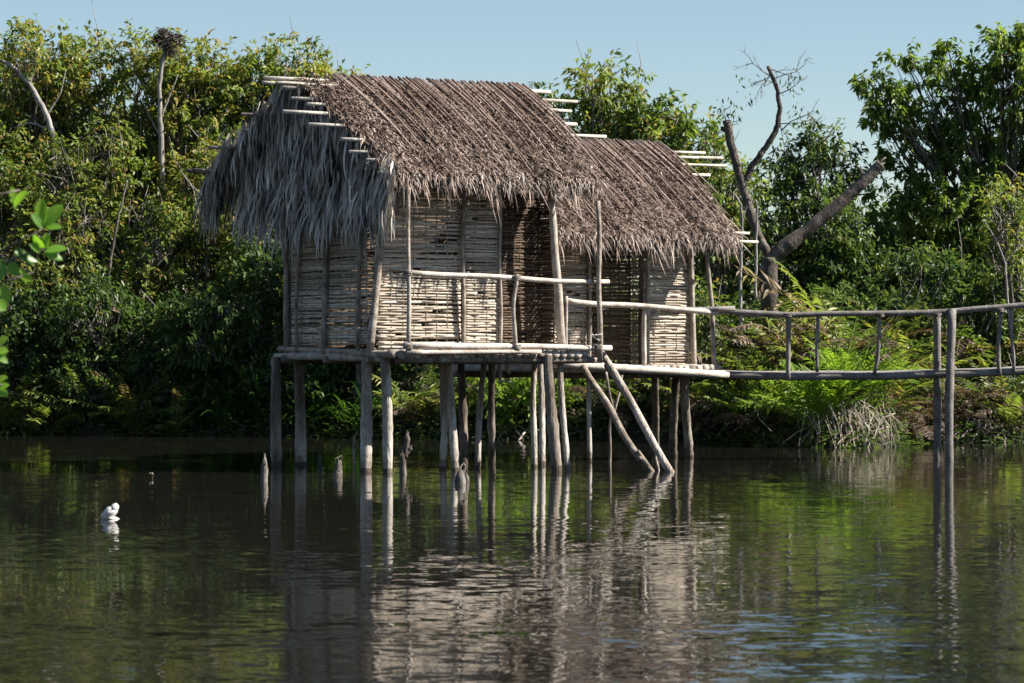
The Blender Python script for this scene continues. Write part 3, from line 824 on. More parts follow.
# bleached knob of driftwood
mb = MB()
c0 = W(110, 519)
Yd = c0[1]
def blob(c, rx, ry, rz, tilt, tint, n=12, m=9):
    th = np.linspace(0, 2 * np.pi, n, endpoint=False); ph = np.linspace(-np.pi / 2, np.pi / 2, m)
    T, Q = np.meshgrid(th, ph)
    x = np.cos(Q) * np.cos(T) * rx; y = np.cos(Q) * np.sin(T) * ry; z = np.sin(Q) * rz
    j = 1 + .10 * np.sin(3 * T + 5 * Q) + .06 * np.sin(7 * T - 3 * Q)
    x, y, z = x * j, y * j, z * j
    ca, sa = math.cos(tilt), math.sin(tilt)
    v = np.stack([c[0] + x * ca + z * sa, c[1] + y, c[2] - x * sa + z * ca], -1).reshape(-1, 3)
    i = (np.arange(m - 1)[:, None] * n)[..., None]; k = np.arange(n)[None, :]
    q = np.stack([(i[..., 0] + k), (i[..., 0] + (k + 1) % n), (i[..., 0] + n + (k + 1) % n), (i[..., 0] + n + k)], -1).reshape(-1, 4)
    mb.add(v, None, q, tint)
blob(P(110, 512.5, Yd), .078, .06, .046, -.62, .6)
blob(P(114.5, 508, Yd), .046, .045, .034, -1.0, .75)
blob(P(106, 516, Yd), .05, .05, .04, -.3, .5)
blob(P(113, 519, Yd), .06, .06, .022, .1, .2)
tag(mb.build('driftwood', M['white'], None, np.array([c0[0], c0[1], 0]), True), 'small bleached white knob of driftwood floating in open water', 'driftwood')
mb = MB(); a = W(152, 478); mb.log(a, a + np.array([.01, 0, .05]), .008, .005, seg=4); mb.log(a + np.array([-.03, 0, .06]), a + np.array([.012, 0, .045]), .007, seg=4)
tag(mb.build('floating_twig', M['root'], None, np.array([a[0], a[1], 0])), 'tiny pale twig poking out of the water left of the stump', 'twig')

# ------------------------------------------------------------------ trees
def sph(n):
    v = R.normal(0, 1, (n, 3)); return v / np.linalg.norm(v, axis=1, keepdims=True)

def tree(name, label, cat, group, px, Y, lobes, ncl, mat='leaf', nleaf=34, back=0.0, leaf=(.085, .15), asp=.42, droop=.5, tint=(.5, .2), trunk_r=.07,
         bark='bark', bare=0, csize=.26, orange=0.03, leafpart='crown'):
    """lobes are (px, py, rx, ry, rz [, dY]) in the picture's scale turned into metres at the tree's own distance"""
    X = (px - 512) / F * Y
    gz = float(ground(np.array(X), np.array(Y)))
    gz = max(gz, -.2)
    root = empty(name, (X, Y, gz), label, cat, group)
    org = np.array([X, Y, gz])
    cs = []
    for lb in lobes:
        dy = lb[5] if len(lb) > 5 else R.uniform(-.4, .4)
        cs.append((P(lb[0], lb[1], Y) + np.array([0, dy, 0]), np.array(lb[2:5], float)))
    vol = np.array([np.prod(r) ** (2 / 3) for _, r in cs]); vol /= vol.sum()
    tk = MB(); lf = MB()
    mean = sum(c * v for (c, _), v in zip(cs, vol))
    top = max(c[2] for c, _ in cs)
    crot = org + (mean - org) * np.array([.55, .55, 0.0]); crot[2] = gz + max(.35, (mean[2] - gz) * .45)
    base = org - Zv * .15
    g = np.linspace(0, 1, 8)[:, None]
    tpts = base + (crot - base) * g + np.cumsum(R.normal(0, .025, (8, 3)), axis=0) * np.array([1, 1, 0])
    crot = tpts[-1]
    tk.tube(tpts, np.linspace(trunk_r * 1.25, trunk_r * .8, 8), 9, R.uniform(.3, .7))
    for (c, rr), f in zip(cs, vol):
        # limb to the lobe
        g = np.linspace(0, 1, 7)[:, None]
        mid = (crot + c) / 2 + R.normal(0, .15, 3)
        lp = (1 - g) ** 2 * crot + 2 * g * (1 - g) * mid + g * g * c
        tk.tube(lp, np.linspace(trunk_r * min(.6, 1.5 / math.sqrt(len(cs))), .012, 7), 7, R.uniform(.2, .7))
        n = max(4, int(round(ncl * f)))
        d = sph(n); rad = R.uniform(.45, 1.02, n) ** .7
        ctr = c + d * rr * rad[:, None]
        ctr[:, 2] = np.maximum(ctr[:, 2], gz + .15)
        for j in range(n):
            s = lp[R.integers(3, 7)]
            e = ctr[j]
            g2 = np.linspace(0, 1, 5)[:, None]
            tp = s + (e - s) * g2 + np.vstack([np.zeros(3), R.normal(0, .05, (3, 3)), np.zeros(3)])
            tk.tube(tp, np.linspace(.014, .005, 5), 4, R.uniform(.3, .9), cap=False)
        # leaves: each cluster carries a few twigs of leaves
        sz = csize * R.uniform(.6, 1.35, n)
        cid = np.repeat(np.arange(n), nleaf)
        tw = sph(n * 4).reshape(n, 4, 3); tw = tw * .8 + d[:, None, :] * .5 + np.array([0, 0, .12])
        which = R.integers(0, 4, len(cid))
        t = R.uniform(.15, 1.0, len(cid))
        pos = ctr[cid] + tw[cid, which] * (sz[cid] * t)[:, None] + R.normal(0, .025, (len(cid), 3))
        ld = tw[cid, which] * .7 + R.normal(0, .55, (len(cid), 3)); ld[:, 2] -= droop
        nrm = R.normal(0, .55, (len(cid), 3)) + np.array([0, 0, 1.0])
        Ls = R.uniform(*leaf, len(cid))
        ctint = np.clip(R.normal(tint[0], tint[1] * .8, n), 0, .92)
        tt = np.clip(ctint[cid] + R.normal(0, tint[1] * .6, len(cid)), 0, .9)
        o_ = R.random(len(cid)) < orange
        tt[o_] = R.uniform(.9, 1, o_.sum())
        lf.leaves(pos, ld, nrm, Ls, Ls * asp, tt, droop=.12)
        for k in range(int(bare * f + R.random())):
            s = c + sph(1)[0] * rr * .6
            e = s + (sph(1)[0] * .5 + np.array([0, 0, .7])) * R.uniform(.4, .9)
            tk.tube(np.array([s, (s + e) / 2 + R.normal(0, .06, 3), e]), [.012, .008, .004], 4, .9, cap=False)
    tk.build('trunk', M[bark], root, org)
    lf.build(leafpart, M[mat], root, org)
    return root

def bush_lobes(px, top, Y, wid, hgt, n=6, dep=1.0):
    """n lobes filling a crown whose top is at pixel row top; wid and hgt in metres"""
    out = []
    ppm = F / Y
    for i in range(n):
        f = (i + .5) / n
        u = R.uniform(-.5, .5) * wid * (1 - .45 * (1 - f))
        zz = f * hgt
        rx = wid * R.uniform(.22, .34); rz = hgt / n * R.uniform(.9, 1.5) + .12
        out.append((px + u * ppm, top + (zz + rz * .6) * ppm, rx, rx * .9, rz, R.uniform(-.5, .5) * dep))
    out.append((px + R.uniform(-.1, .1) * wid * ppm, top + .45 * ppm, wid * .22, wid * .22, .42, 0))
    return out

GL = 'thicket trees behind the left bank'
left_back = [(-45, 56.5, 40, 3.2, 'at the picture edge'), (28, 56, 38, 2.6, 'left of the slanting grey trunk'), (100, 56.3, 42, 2.8, 'just left of the nest snag'), (160, 55.6, 46, 2.2, 'directly behind the nest snag'),
             (205, 56.2, 50, 2.6, 'just right of the nest snag'), (262, 56, 46, 2.4, 'above the hut gable'), (318, 56.3, 66, 2.0, 'rising behind the ridge poles of the hut')]
for (px, Y, top, wid, where) in left_back:
    tree('thicket_tree', 'tall yellow-green tree on the left skyline, ' + where, 'tree', GL, px, Y, bush_lobes(px, top + R.uniform(-8, 10), Y, wid * 1.1, 4.4, 11), 420, 'leaf', 30, leaf=(.09, .16), tint=(.64, .24), bare=34, orange=.07, droop=.45)
left_mid = [(-25, 54.6, 128, 2.6, 'at the picture edge'), (52, 54.2, 196, 2.0, 'under the slanting grey trunk'), (98, 54.7, 128, 1.8, 'between the two grey trunks'), (142, 54.0, 205, 1.9, 'left of the bare pole trunk'), (200, 54.6, 138, 1.9, 'right of the bare pole trunk'), (250, 54.0, 190, 2.2, 'beside the hut gable thatch')]
for (px, Y, top, wid, where) in left_mid:
    tree('thicket_tree', 'mid-height twiggy tree below the skyline trees, ' + where, 'tree', 'twiggy trees on the left bank', px, Y, bush_lobes(px, top, Y, wid * 1.15, 3.2, 9), 270, 'leaf', 26, leaf=(.08, .14), tint=(.52, .27), bare=60, orange=.08)
low = [(-15, 53.1, 290, 2.2, 'at the picture edge'), (50, 53.3, 300, 2.0, 'second from the picture edge'), (112, 53.0, 285, 2.0, 'below the bare pole trunk'), (172, 52.9, 300, 2.0, 'left of the strap-leaved plants'), (232, 52.6, 285, 1.8, 'beside the back corner of the hut'), (330, 52.6, 300, 2.2, 'behind the left wall of the hut')]
for (px, Y, top, wid, where) in low:
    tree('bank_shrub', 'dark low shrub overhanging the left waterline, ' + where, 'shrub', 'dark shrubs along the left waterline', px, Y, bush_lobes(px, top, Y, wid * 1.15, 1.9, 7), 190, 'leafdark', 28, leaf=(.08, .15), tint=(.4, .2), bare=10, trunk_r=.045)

GB = 'trees standing behind the huts'
for (px, Y, top, wid, hg, where) in [(372, 56, 108, 2.6, 4.0, 'hidden behind the big roof, nearest its left end'), (440, 55.5, 112, 2.6, 4.0, 'hidden behind the middle of the big roof'), (503, 55.5, 104, 2.4, 4.0, 'hidden behind the right end of the big roof')]:
    tree('thicket_tree', 'leafy green tree ' + where, 'tree', GB, px, Y, bush_lobes(px, top, Y, wid, hg, 8), 120, 'leaf', 26, tint=(.5, .2))
for (px, Y, top, wid, where) in [(292, 52.3, 225, 2.0, 'behind the hut gable'), (352, 52.0, 190, 2.2, 'behind the left half of the big roof'), (425, 51.8, 170, 2.2, 'behind the right half of the big roof')]:  # trees added behind the hut to cast shade on the low left bank
    tree('thicket_tree', 'dark tree added to shade the left bank, ' + where, 'tree', 'added shade trees on the waterline behind the first hut', px, Y, bush_lobes(px, top, Y, wid, 3.0, 8), 240, 'leafdark', 30, leaf=(.1, .17), tint=(.45, .22), trunk_r=.08)
tree('thicket_tree', 'thin airy treetop with drooping leaves just right of the big roof ridge', 'tree', GB, 545, 55, [(528, 88, .3, .3, .2), (545, 98, .35, .3, .2), (558, 120, .5, .4, .4), (550, 150, .7, .6, .6), (560, 200, .8, .7, .8)], 75, 'leafdark', 20, leaf=(.12, .2), asp=.32, droop=.8, tint=(.55, .2), bare=8)
tree('thicket_tree', 'tall bright tree above the gap between the two roofs', 'tree', GB, 602, 54.5, [(592, 76, .35, .3, .2), (612, 72, .3, .3, .2), (634, 86, .32, .3, .22), (600, 96, .5, .4, .3), (620, 112, .6, .5, .4), (588, 120, .5, .5, .4), (610, 150, .9, .7, .6), (610, 210, 1.0, .8, 1.0)], 190, 'leaf', 26, leaf=(.11, .18), asp=.36, droop=.75, tint=(.62, .2), bare=14)
tree('thicket_tree', 'rounded bright green tree above the right end of the small roof', 'tree', GB, 668, 54, [(650, 112, .45, .4, .3), (675, 122, .45, .4, .3), (640, 130, .5, .5, .4), (665, 145, .6, .6, .4), (700, 140, .35, .4, .3), (670, 200, 1.0, .8, 1.0)], 210, 'leaf', 28, leaf=(.12, .19), asp=.36, droop=.7, tint=(.5, .22))
tree('thicket_tree', 'scrubby tree tangled around the broken trunk', 'tree', 'scrub behind the broken tree', 722, 53.5, [(716, 160, .4, .4, .3), (730, 190, .5, .5, .5), (705, 200, .5, .5, .5), (730, 240, .7, .6, .6), (720, 290, .8, .6, .7)], 210, 'leaf', 22, leaf=(.09, .16), tint=(.45, .25), bare=30, orange=.08)
tree('thicket_tree', 'loose dark tree seen between the twisted and the thick broken limbs', 'tree', 'scrub behind the broken tree', 795, 54, [(800, 150, .45, .4, .25), (825, 140, .4, .4, .2), (780, 175, .5, .5, .35), (815, 180, .6, .5, .4), (845, 165, .4, .4, .3), (790, 220, .8, .7, .6), (830, 235, .8, .7, .7), (800, 280, 1.0, .8, .7)], 330, 'leafdark', 24, leaf=(.1, .17), asp=.38, droop=.6, tint=(.5, .22), bare=26, orange=.04)
big = [(872, 85, .3, .3, .28), (890, 105, .42, .4, .3), (880, 118, .3, .3, .25), (915, 118, .4, .4, .35), (922, 70, .3, .3, .22), (905, 60, .22, .25, .15), (948, 62, .35, .35, .3), (975, 80, .5, .5, .4), (955, 105, .5, .5, .4), (1000, 56, .4, .4, .32), (1018, 40, .33, .35, .26), (1044, 52, .55, .5, .45),
       (1010, 90, .6, .6, .5), (1060, 80, .8, .7, .7), (930, 150, .5, .5, .4), (975, 150, .7, .6, .5), (895, 160, .3, .3, .25), (1030, 150, .8, .7, .6), (905, 195, .6, .6, .4), (955, 205, .8, .7, .5), (1010, 210, .8, .7, .6), (1070, 180, .9, .8, .9), (885, 235, .7, .6, .45), (945, 250, .9, .7, .5), (1010, 265, .9, .7, .6), (1060, 260, .9, .8, .8), (1110, 80, .8, .8, .8), (1110, 170, .9, .9, 1.0)]
tree('broadleaf_tree', 'large dark glossy broadleaf tree filling the upper right corner', 'tree', None, 985, 54.5, big, 900, 'leafbig', 38, leaf=(.10, .18), asp=.42, droop=.85, tint=(.58, .24), trunk_r=.13, csize=.23)
tree('thicket_tree', 'pale twiggy sapling in front of the large broadleaf tree, at the right edge', 'tree', None, 1012, 50.5, [(1015, 190, .35, .35, .3), (1000, 215, .4, .4, .35), (1025, 230, .5, .4, .4), (1005, 255, .6, .5, .4), (1020, 290, .7, .5, .5)], 95, 'leaf', 24, leaf=(.08, .13), tint=(.6, .2), bare=22)
for (px, Y, lobes, lab) in ((850, 53.2, [(835, 262, .6, .5, .4), (865, 275, .6, .5, .4), (850, 310, .7, .5, .5)], 'rounded dark shrub behind the ferns under the thick snapped limb'),
                           (905, 53.0, [(890, 280, .6, .5, .4), (925, 275, .6, .5, .45), (905, 310, .7, .5, .5)], 'rounded dark shrub behind the ferns below the large broadleaf tree'),
                           (965, 53.0, [(950, 285, .6, .5, .4), (985, 290, .6, .5, .45), (965, 320, .7, .5, .5)], 'rounded dark shrub behind the ferns, left of the pale sapling')):
    tree('bank_shrub', lab, 'shrub', None, px, Y, lobes, 150, 'leafdark', 28, leaf=(.1, .16), tint=(.45, .22), trunk_r=.04, bare=8)
# trees farther inland that close the gaps
for i, (px, top, wd) in enumerate(((-90, 60, 4), (60, 90, 4), (170, 95, 4), (290, 110, 4), (400, 140, 4), (520, 150, 4), (640, 165, 4), (745, 205, 3.5), (850, 200, 4), (960, 190, 4.5), (1090, 120, 4.5))):
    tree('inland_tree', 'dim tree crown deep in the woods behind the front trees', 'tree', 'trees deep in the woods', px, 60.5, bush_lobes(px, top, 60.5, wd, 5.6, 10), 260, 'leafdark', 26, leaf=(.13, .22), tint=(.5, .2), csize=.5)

# ------------------------------------------------------------------ dead trees
def limbs(name, mb, mat, parent, org): return mb.build(name, M[mat], parent, org, True)
def crooked(pix, Y, r0, r1, mb, tint=.5, k=10, jit=.005, sub_=9, rgh=.07):
    pts = np.array([P(p[0], p[1], Y + (p[2] if len(p) > 2 else 0)) for p in pix])
    t = np.arange(len(pts)); tt = np.linspace(0, len(pts) - 1, (len(pts) - 1) * sub_ + 1)
    q = np.stack([np.interp(tt, t, pts[:, i]) for i in range(3)], -1)
    for _ in range(2): q[1:-1] = (q[:-2] + 2 * q[1:-1] + q[2:]) / 4
    q[1:-1] += R.normal(0, jit, q[1:-1].shape)
    mb.tube(q, np.linspace(r0, r1, len(q)) * (1 + np.interp(np.arange(len(q)), np.arange(0, len(q) + 6, 6), R.normal(0, rgh, len(np.arange(0, len(q) + 6, 6))))), k + 3, tint)
    return q
YD = 50.3
bt_loc = P(772, 300, YD); bt_loc[2] = float(ground(np.array(bt_loc[0]), np.array(YD)))
bt = empty('broken_tree', tuple(bt_loc), 'dead dark tree with a thick snapped limb slanting right and a twisted limb above', 'tree')
mb = MB(); crooked([(775, 408), (772, 330), (768, 285), (770, 258)], YD, .17, .14, mb, .4); limbs('trunk', mb, 'deadbark', bt, bt_loc)
mb = MB(); q = crooked([(764, 272), (778, 252), (805, 232), (840, 203), (866, 180), (881, 164)], YD, .135, .085, mb, .6)
for k in range(7): mb.log(q[-3] + R.normal(0, .04, 3), q[-1] + R.normal(0, .04, 3) + np.array([.06, 0, .04]), .03, .008, seg=4, k=5, tint=.9)
mb.log(P(862, 184, YD), P(861, 166, YD), .03, .015, seg=5, tint=.8)
limbs('limb', mb, 'deadbark', bt, bt_loc)
mb = MB(); crooked([(770, 258), (758, 235), (748, 205), (738, 170), (730, 140), (727, 121)], YD, .08, .07, mb, .55)
mb.log(P(727, 130, YD), P(722, 127, YD), .05, .03, seg=4, tint=.5); limbs('limb', mb, 'deadbark', bt, bt_loc)
mb = MB(); crooked([(746, 180), (752, 166), (764, 150), (776, 132), (780, 108), (777, 88), (768, 66)], YD, .062, .03, mb, .4)
limbs('limb', mb, 'deadbark', bt, bt_loc)
mb = MB()
def twig(p0, d, L_, r, depth):
    e = p0 + d * L_; mdp = (p0 + e) / 2 + R.normal(0, L_ * .1, 3)
    mb.tube(np.array([p0, mdp, e]), [r, r * .75, r * .4], 4, .6, cap=False)
    if depth:
        for s in (mdp, e, e):
            dd = d + R.normal(0, .55, 3); dd /= np.linalg.norm(dd); twig(s, dd, L_ * R.uniform(.45, .75), r * .6, depth - 1)
for (px, py) in ((768, 68), (770, 76), (774, 84), (777, 95), (768, 68), (779, 120), (778, 124), (776, 78)):
    d = R.normal(0, 1, 3) * np.array([1.2, .5, .35]); d[2] += .1; d /= np.linalg.norm(d)
    twig(P(px, py, YD), d, .38, .011, 2)
twig(P(782, 130, YD), np.array([.85, 0, .5]), .5, .012, 2); twig(P(727, 128, YD), np.array([-.3, 0, .95]), .25, .01, 2); twig(P(729, 135, YD), np.array([.3, .1, .9]), .25, .01, 2)
limbs('twigs', mb, 'deadbark', bt, bt_loc)
mb = MB(); n = 120
src = [P(px, py, YD) for (px, py) in ((745, 78), (752, 84), (792, 118), (812, 130), (722, 105), (735, 108), (800, 110), (790, 84))]
pos = np.array([src[R.integers(0, len(src))] for _ in range(n)]) + R.normal(0, .12, (n, 3)); dd = R.normal(0, .5, (n, 3)); dd[:, 2] -= .8
mb.leaves(pos, dd, R.normal(0, 1, (n, 3)), R.uniform(.08, .15, n), .035, R.uniform(.1, .6, n))
limbs('leaves', mb, 'leafdark', bt, bt_loc)

def snag(label, pix, Y, r0, r1, mat, name='bare_trunk', side=()):
    o = P(pix[0][0], pix[0][1], Y); o[2] = float(ground(np.array(o[0]), np.array(Y)))
    mb = MB(); crooked(pix, Y, r0, r1, mb, .6)
    for (p, r) in side: crooked(p, Y, r, r * .4, mb, .7, k=6)
    return tag(mb.build(name, M[mat], None, o, True), label, 'dead trunk')
snag('bare pale pole trunk standing among the left trees under the twig nest', [(164, 360), (163, 200), (161, 130), (159, 85), (164, 55), (165, 44)], 54.9, .06, .028, 'greybark', side=[([(161, 118), (172, 90), (178, 75)], .02), ([(162, 140), (150, 118), (143, 100)], .016)])
snag('slanting grey trunk rising out of the trees at upper left', [(82, 330), (62, 165), (47, 115), (30, 85), (12, 66), (0, 60)], 55.0, .065, .03, 'greybark', side=[([(47, 115), (60, 95), (66, 70)], .018), ([(30, 85), (36, 64), (34, 45)], .016), ([(52, 130), (30, 122), (14, 128)], .02)])
snag('thin grey dead stem leaning in the left thicket below the nest trunk', [(105, 300), (113, 245), (120, 210), (127, 180)], 53.2, .026, .014, 'bark', side=[([(119, 215), (131, 205), (139, 222)], .014)])
snag('thin upright dead stick beside the right eave of the small hut', [(741, 330), (740, 285), (742, 225), (741, 205), (735, 195)], 48.8, .03, .018, 'greybark', side=[([(742, 225), (745, 212), (747, 206)], .012)])
snag('second thin dead stick, just left of the broken trunk', [(756, 300), (756, 245), (757, 210), (756, 200)], 49.2, .024, .016, 'greybark')
snag('pale bare sapling stem behind the bridge near the right edge', [(1010, 330), (1005, 262), (996, 240), (985, 222)], 49.8, .02, .01, 'greybark', side=[([(1005, 262), (1016, 250), (1024, 238)], .012)])
# twig nest
mb = MB(); c = P(166, 42, 54.9); c[2] -= .0
for k in range(420):
    d = sph(1)[0]; sb_ = [(0, 0, .02, 1), (.17, 0, .10, .55), (-.16, .03, .07, .6), (.08, 0, -.16, .6), (-.06, 0, .2, .4)][k % 5]; p = c + np.array(sb_[:3]) + d * np.array([.17, .15, .13]) * sb_[3] * R.uniform(.1, 1) ; e = p + (sph(1)[0] * np.array([1, 1, .6]) + np.array([0, 0, -.3])) * R.uniform(.08, .2)
    mb.tube(np.array([p, (p + e) / 2 + R.normal(0, .015, 3), e]), [.007, .006, .003], 4, R.uniform(0, .6), cap=False)
for k in range(40):
    d = sph(1)[0]; p = c + d * np.array([.2, .15, .16]); e = p + d * np.array([.25, .15, .12]) * R.uniform(.3, 1) + np.array([0, 0, -.06])
    mb.tube(np.array([p, (p + e) / 2 + np.array([0, 0, .03]), e]), [.006, .005, .003], 4, .4, cap=False)
d = sph(260); mb.leaves(c + d * np.array([.26, .18, .15]) * R.uniform(.4, 1, (260, 1)) + np.array([.03, 0, .04]), R.normal(0, 1, (260, 3)) - Zv * .6, R.normal(0, 1, (260, 3)), R.uniform(.06, .13, 260), .028, R.uniform(0, .8, 260))
tag(mb.build('twig_nest', M['bark'], None, c), 'ragged dark twig nest on top of the bare pole trunk', 'nest')

# ------------------------------------------------------------------ ferns and other bank plants
def fern_mesh(nf, L0, L1, tmu, pairs=15, stiff=1.0, name='fern', mat='fern', dead=0.0):
    mb = MB()
    for f in range(nf):
        az = R.uniform(0, 2 * np.pi); L_ = R.uniform(L0, L1)
        el = R.uniform(.7, 1.52)
        h = np.array([math.cos(az), math.sin(az), 0])
        m_ = 9; pts = [np.array([0, 0, 0.0]) + h * .06]; e = el
        for j in range(m_ - 1):
            pts.append(pts[-1] + (h * math.cos(e) + Zv * math.sin(e)) * L_ / (m_ - 1)); e -= R.uniform(.03, .2) / stiff
        pts = np.array(pts)
        tn = np.clip(R.normal(tmu, .24), 0, .9); twist = R.normal(0, .45)
        if R.random() < dead: tn = .97
        mb.tube(pts, np.linspace(.012, .004, m_), 4, .75 if tn < .9 else 1, cap=False)
        t = np.linspace(.2, .99, pairs)
        c = np.stack([np.interp(t, np.linspace(0, 1, m_), pts[:, i]) for i in range(3)], -1)
        tg = np.stack([np.interp(np.clip(t + .05, 0, 1), np.linspace(0, 1, m_), pts[:, i]) for i in range(3)], -1) - c
        tg[-1] = tg[-2]
        tg /= np.linalg.norm(tg, axis=1, keepdims=True) + 1e-9
        sd = np.cross(h, Zv) * math.cos(twist) + Zv * math.sin(twist)
        pl = L_ * .17 * np.interp(t, [0, .2, .5, .85, 1], [.3, .9, 1, .8, .35])
        for sg in (-1, 1):
            dd = sd * sg + tg * .8 + R.normal(0, .2, (pairs, 3)) - Zv * .15
            nn = np.cross(tg, np.broadcast_to(sd, tg.shape)); nn *= np.sign(nn[:, 2:3] + 1e-6)
            mb.leaves(c, dd, nn + R.normal(0, .2, nn.shape), pl, np.maximum(.03, pl * .2), np.clip(tn + R.normal(0, .06, pairs), 0, 1), droop=.08)
    return mb
def strap_mesh(n, L0, L1, tmu, w0=.03, w1=.055):
    mb = MB(); m_ = 7
    az = R.uniform(0, 2 * np.pi, n); h = np.stack([np.cos(az), np.sin(az), 0 * az], -1)
    L_ = R.uniform(L0, L1, n); e = R.uniform(.8, 1.45, n)
    pts = np.zeros((n, m_, 3)); p = h * .04; pts[:, 0] = p
    for j in range(1, m_):
        p = p + (h * np.cos(e)[:, None] + Zv * np.sin(e)[:, None]) * (L_ / (m_ - 1))[:, None]; pts[:, j] = p
        e = e - R.uniform(.1, .42, n)
    mb.strips(pts, R.uniform(w0, w1, n), np.cross(h, Zv) + R.normal(0, .15, (n, 3)), np.clip(R.normal(tmu, .2, n), 0, 1), (.7, 1, .8, .08))
    return mb

protos = {}
def place(key, name, label, cat, group, px, Y, sc, rz, dz=0.0):
    X = (px - 512) / F * Y
    z = max(float(ground(np.array(X), np.array(Y))), 0) - .03 + dz
    kind, mk, mat = key
    lst = protos.setdefault(kind, [])
    if len(lst) < 5:
        o = mk().build(name, M[mat]); lst.append(o)
    else:
        o = lst[R.integers(0, len(lst))].copy(); COL.objects.link(o)
    o.name = name
    o.location = (X, Y, z); o.rotation_euler = (0, 0, rz); o.scale = (sc,) * 3
    for k in ('label', 'category', 'group', 'kind'):
        if k in o: del o[k]
    return tag(o, label, cat, group)
ORD = ['first', 'second', 'third', 'fourth', 'fifth', 'sixth', 'seventh', 'eighth', 'ninth', 'tenth', 'eleventh', 'twelfth', 'thirteenth', 'fourteenth', 'fifteenth', 'sixteenth']
KF = ('fern', lambda: fern_mesh(14, 1.1, 2.1, .44, dead=.10), 'fern')
KY = ('yfern', lambda: fern_mesh(13, 1.0, 2.0, .58, dead=.18), 'fern')
KD = ('dfern', lambda: fern_mesh(22, .7, 1.3, .5, stiff=.55), 'dry')
KS = ('strap', lambda: strap_mesh(34, .9, 1.6, .5), 'strap')
def row(key, name, text, cat, group, pxs, Ys, scs, dz=0.0):
    for i, px in enumerate(pxs):
        px = px + R.uniform(-7, 7)
        Yv = Ys if np.isscalar(Ys) else Ys[i]
        place(key, name, text % ORD[i], cat, group, px, Yv + R.uniform(-.25, .25), scs * R.uniform(.85, 1.15), R.uniform(0, 6.28), dz)
def bk(px, off): 
    Y = 49.0
    for _ in range(4): Y = float(bank(np.array((px - 512) / F * Y))) + off
    return Y
xs = [712, 742, 776, 806, 838, 868, 900, 930, 962, 990, 1022]
row(KF, 'fern', 'tall green fern in the back row behind the bridge handrail, %s from the hut', 'fern', 'ferns in the back row', xs, [bk(x, 3.3) for x in xs], 1.15)
xs = [722, 752, 790, 822, 856, 888, 918, 948, 978, 1012]
row(KY, 'fern', 'yellowish fern in the middle row behind the bridge, %s from the hut', 'fern', 'ferns in the middle row', xs, [bk(x, 1.9) for x in xs], 1.0)
xs = [706, 736, 772, 880, 956, 1000]
row(KF, 'fern', 'low fern at the water edge below the bridge deck, %s from the hut', 'fern', 'ferns at the water edge', xs, [bk(x, .55) for x in xs], .66)
KB = ('bfern', lambda: fern_mesh(30, .8, 1.4, .55), 'lime')
for px, off, sc, dz, lab in ((792, .45, .8, .15, 'lime green fern at the left end of the pale root tangle'), (820, .25, 1.0, .2, 'brightest lime green fern, spilling over the middle of the pale root tangle'),
                             (843, .5, 1.0, .35, 'lime green fern growing up through the bridge deck above the root tangle'), (870, .8, .75, .4, 'lime green fern above the right end of the pale root tangle'),
                             (742, .5, .7, .1, 'lime green fern under the bridge deck between the small hut and the root tangle')):
    place(KB, 'fern', lab, 'fern', None, px, bk(px, off), sc, R.uniform(0, 6), dz)
xs = [700, 714, 728, 745, 762, 780, 892, 904, 916, 930, 945, 972, 990, 1010]
row(KD, 'dry_fern', 'withered brown fern hanging over the right waterline, %s from the hut', 'fern', 'withered ferns on the right bank', xs, [bk(x, .45) for x in xs], .7, .1)
xs = [188, 206, 228, 246, 264, 296, 314, 332, 350, 372, 394]
row(KS, 'strap_plant', 'strap-leaved plant on the bank behind the left stilts, %s from the left', 'plant', 'strap-leaved plants', xs, [bk(x, .28) for x in xs], .9)
xs = [4, 24, 44, 66, 86, 106, 128, 150, 168, 408, 430, 455, 625, 645, 668]
row(KF, 'fern', 'shaded fern at the foot of the dark thicket, %s from the left', 'fern', 'shaded ferns', xs, [bk(x, .2) for x in xs], .66)
xs = [25, 60, 92, 120, 150, 178, 420, 450, 545, 600, 630, 655]
row(KD, 'dry_fern', 'withered brown fern in the shade of the thicket, %s from the left', 'fern', 'withered ferns on the shaded bank', xs, [bk(x, .3) for x in xs], .62, .2)
xs = [716, 744, 770, 800, 834, 866, 900, 932, 962, 994]
row(KD, 'dry_fern', 'withered brown fern standing among the green ferns behind the bridge, %s from the hut', 'fern', 'withered ferns behind the bridge', xs, [bk(x, 2.3) for x in xs], 1.25, .25)
for px, off, lobes, lab in ((905, 2.2, [(895, 318, .4, .3, .25), (918, 308, .4, .4, .25), (905, 340, .4, .3, .3)], 'broad-leaved bush among the ferns left of the tall bridge posts'),
                            (985, 2.2, [(975, 318, .4, .3, .25), (995, 308, .4, .4, .25), (985, 340, .4, .3, .3)], 'broad-leaved bush among the ferns right of the tall bridge posts')):
    tree('bank_shrub', lab, 'shrub', None, px, bk(px, off), lobes, 55, 'leafdark', 24, leaf=(.1, .2), asp=.45, tint=(.5, .25), trunk_r=.03, bare=26, orange=.1)
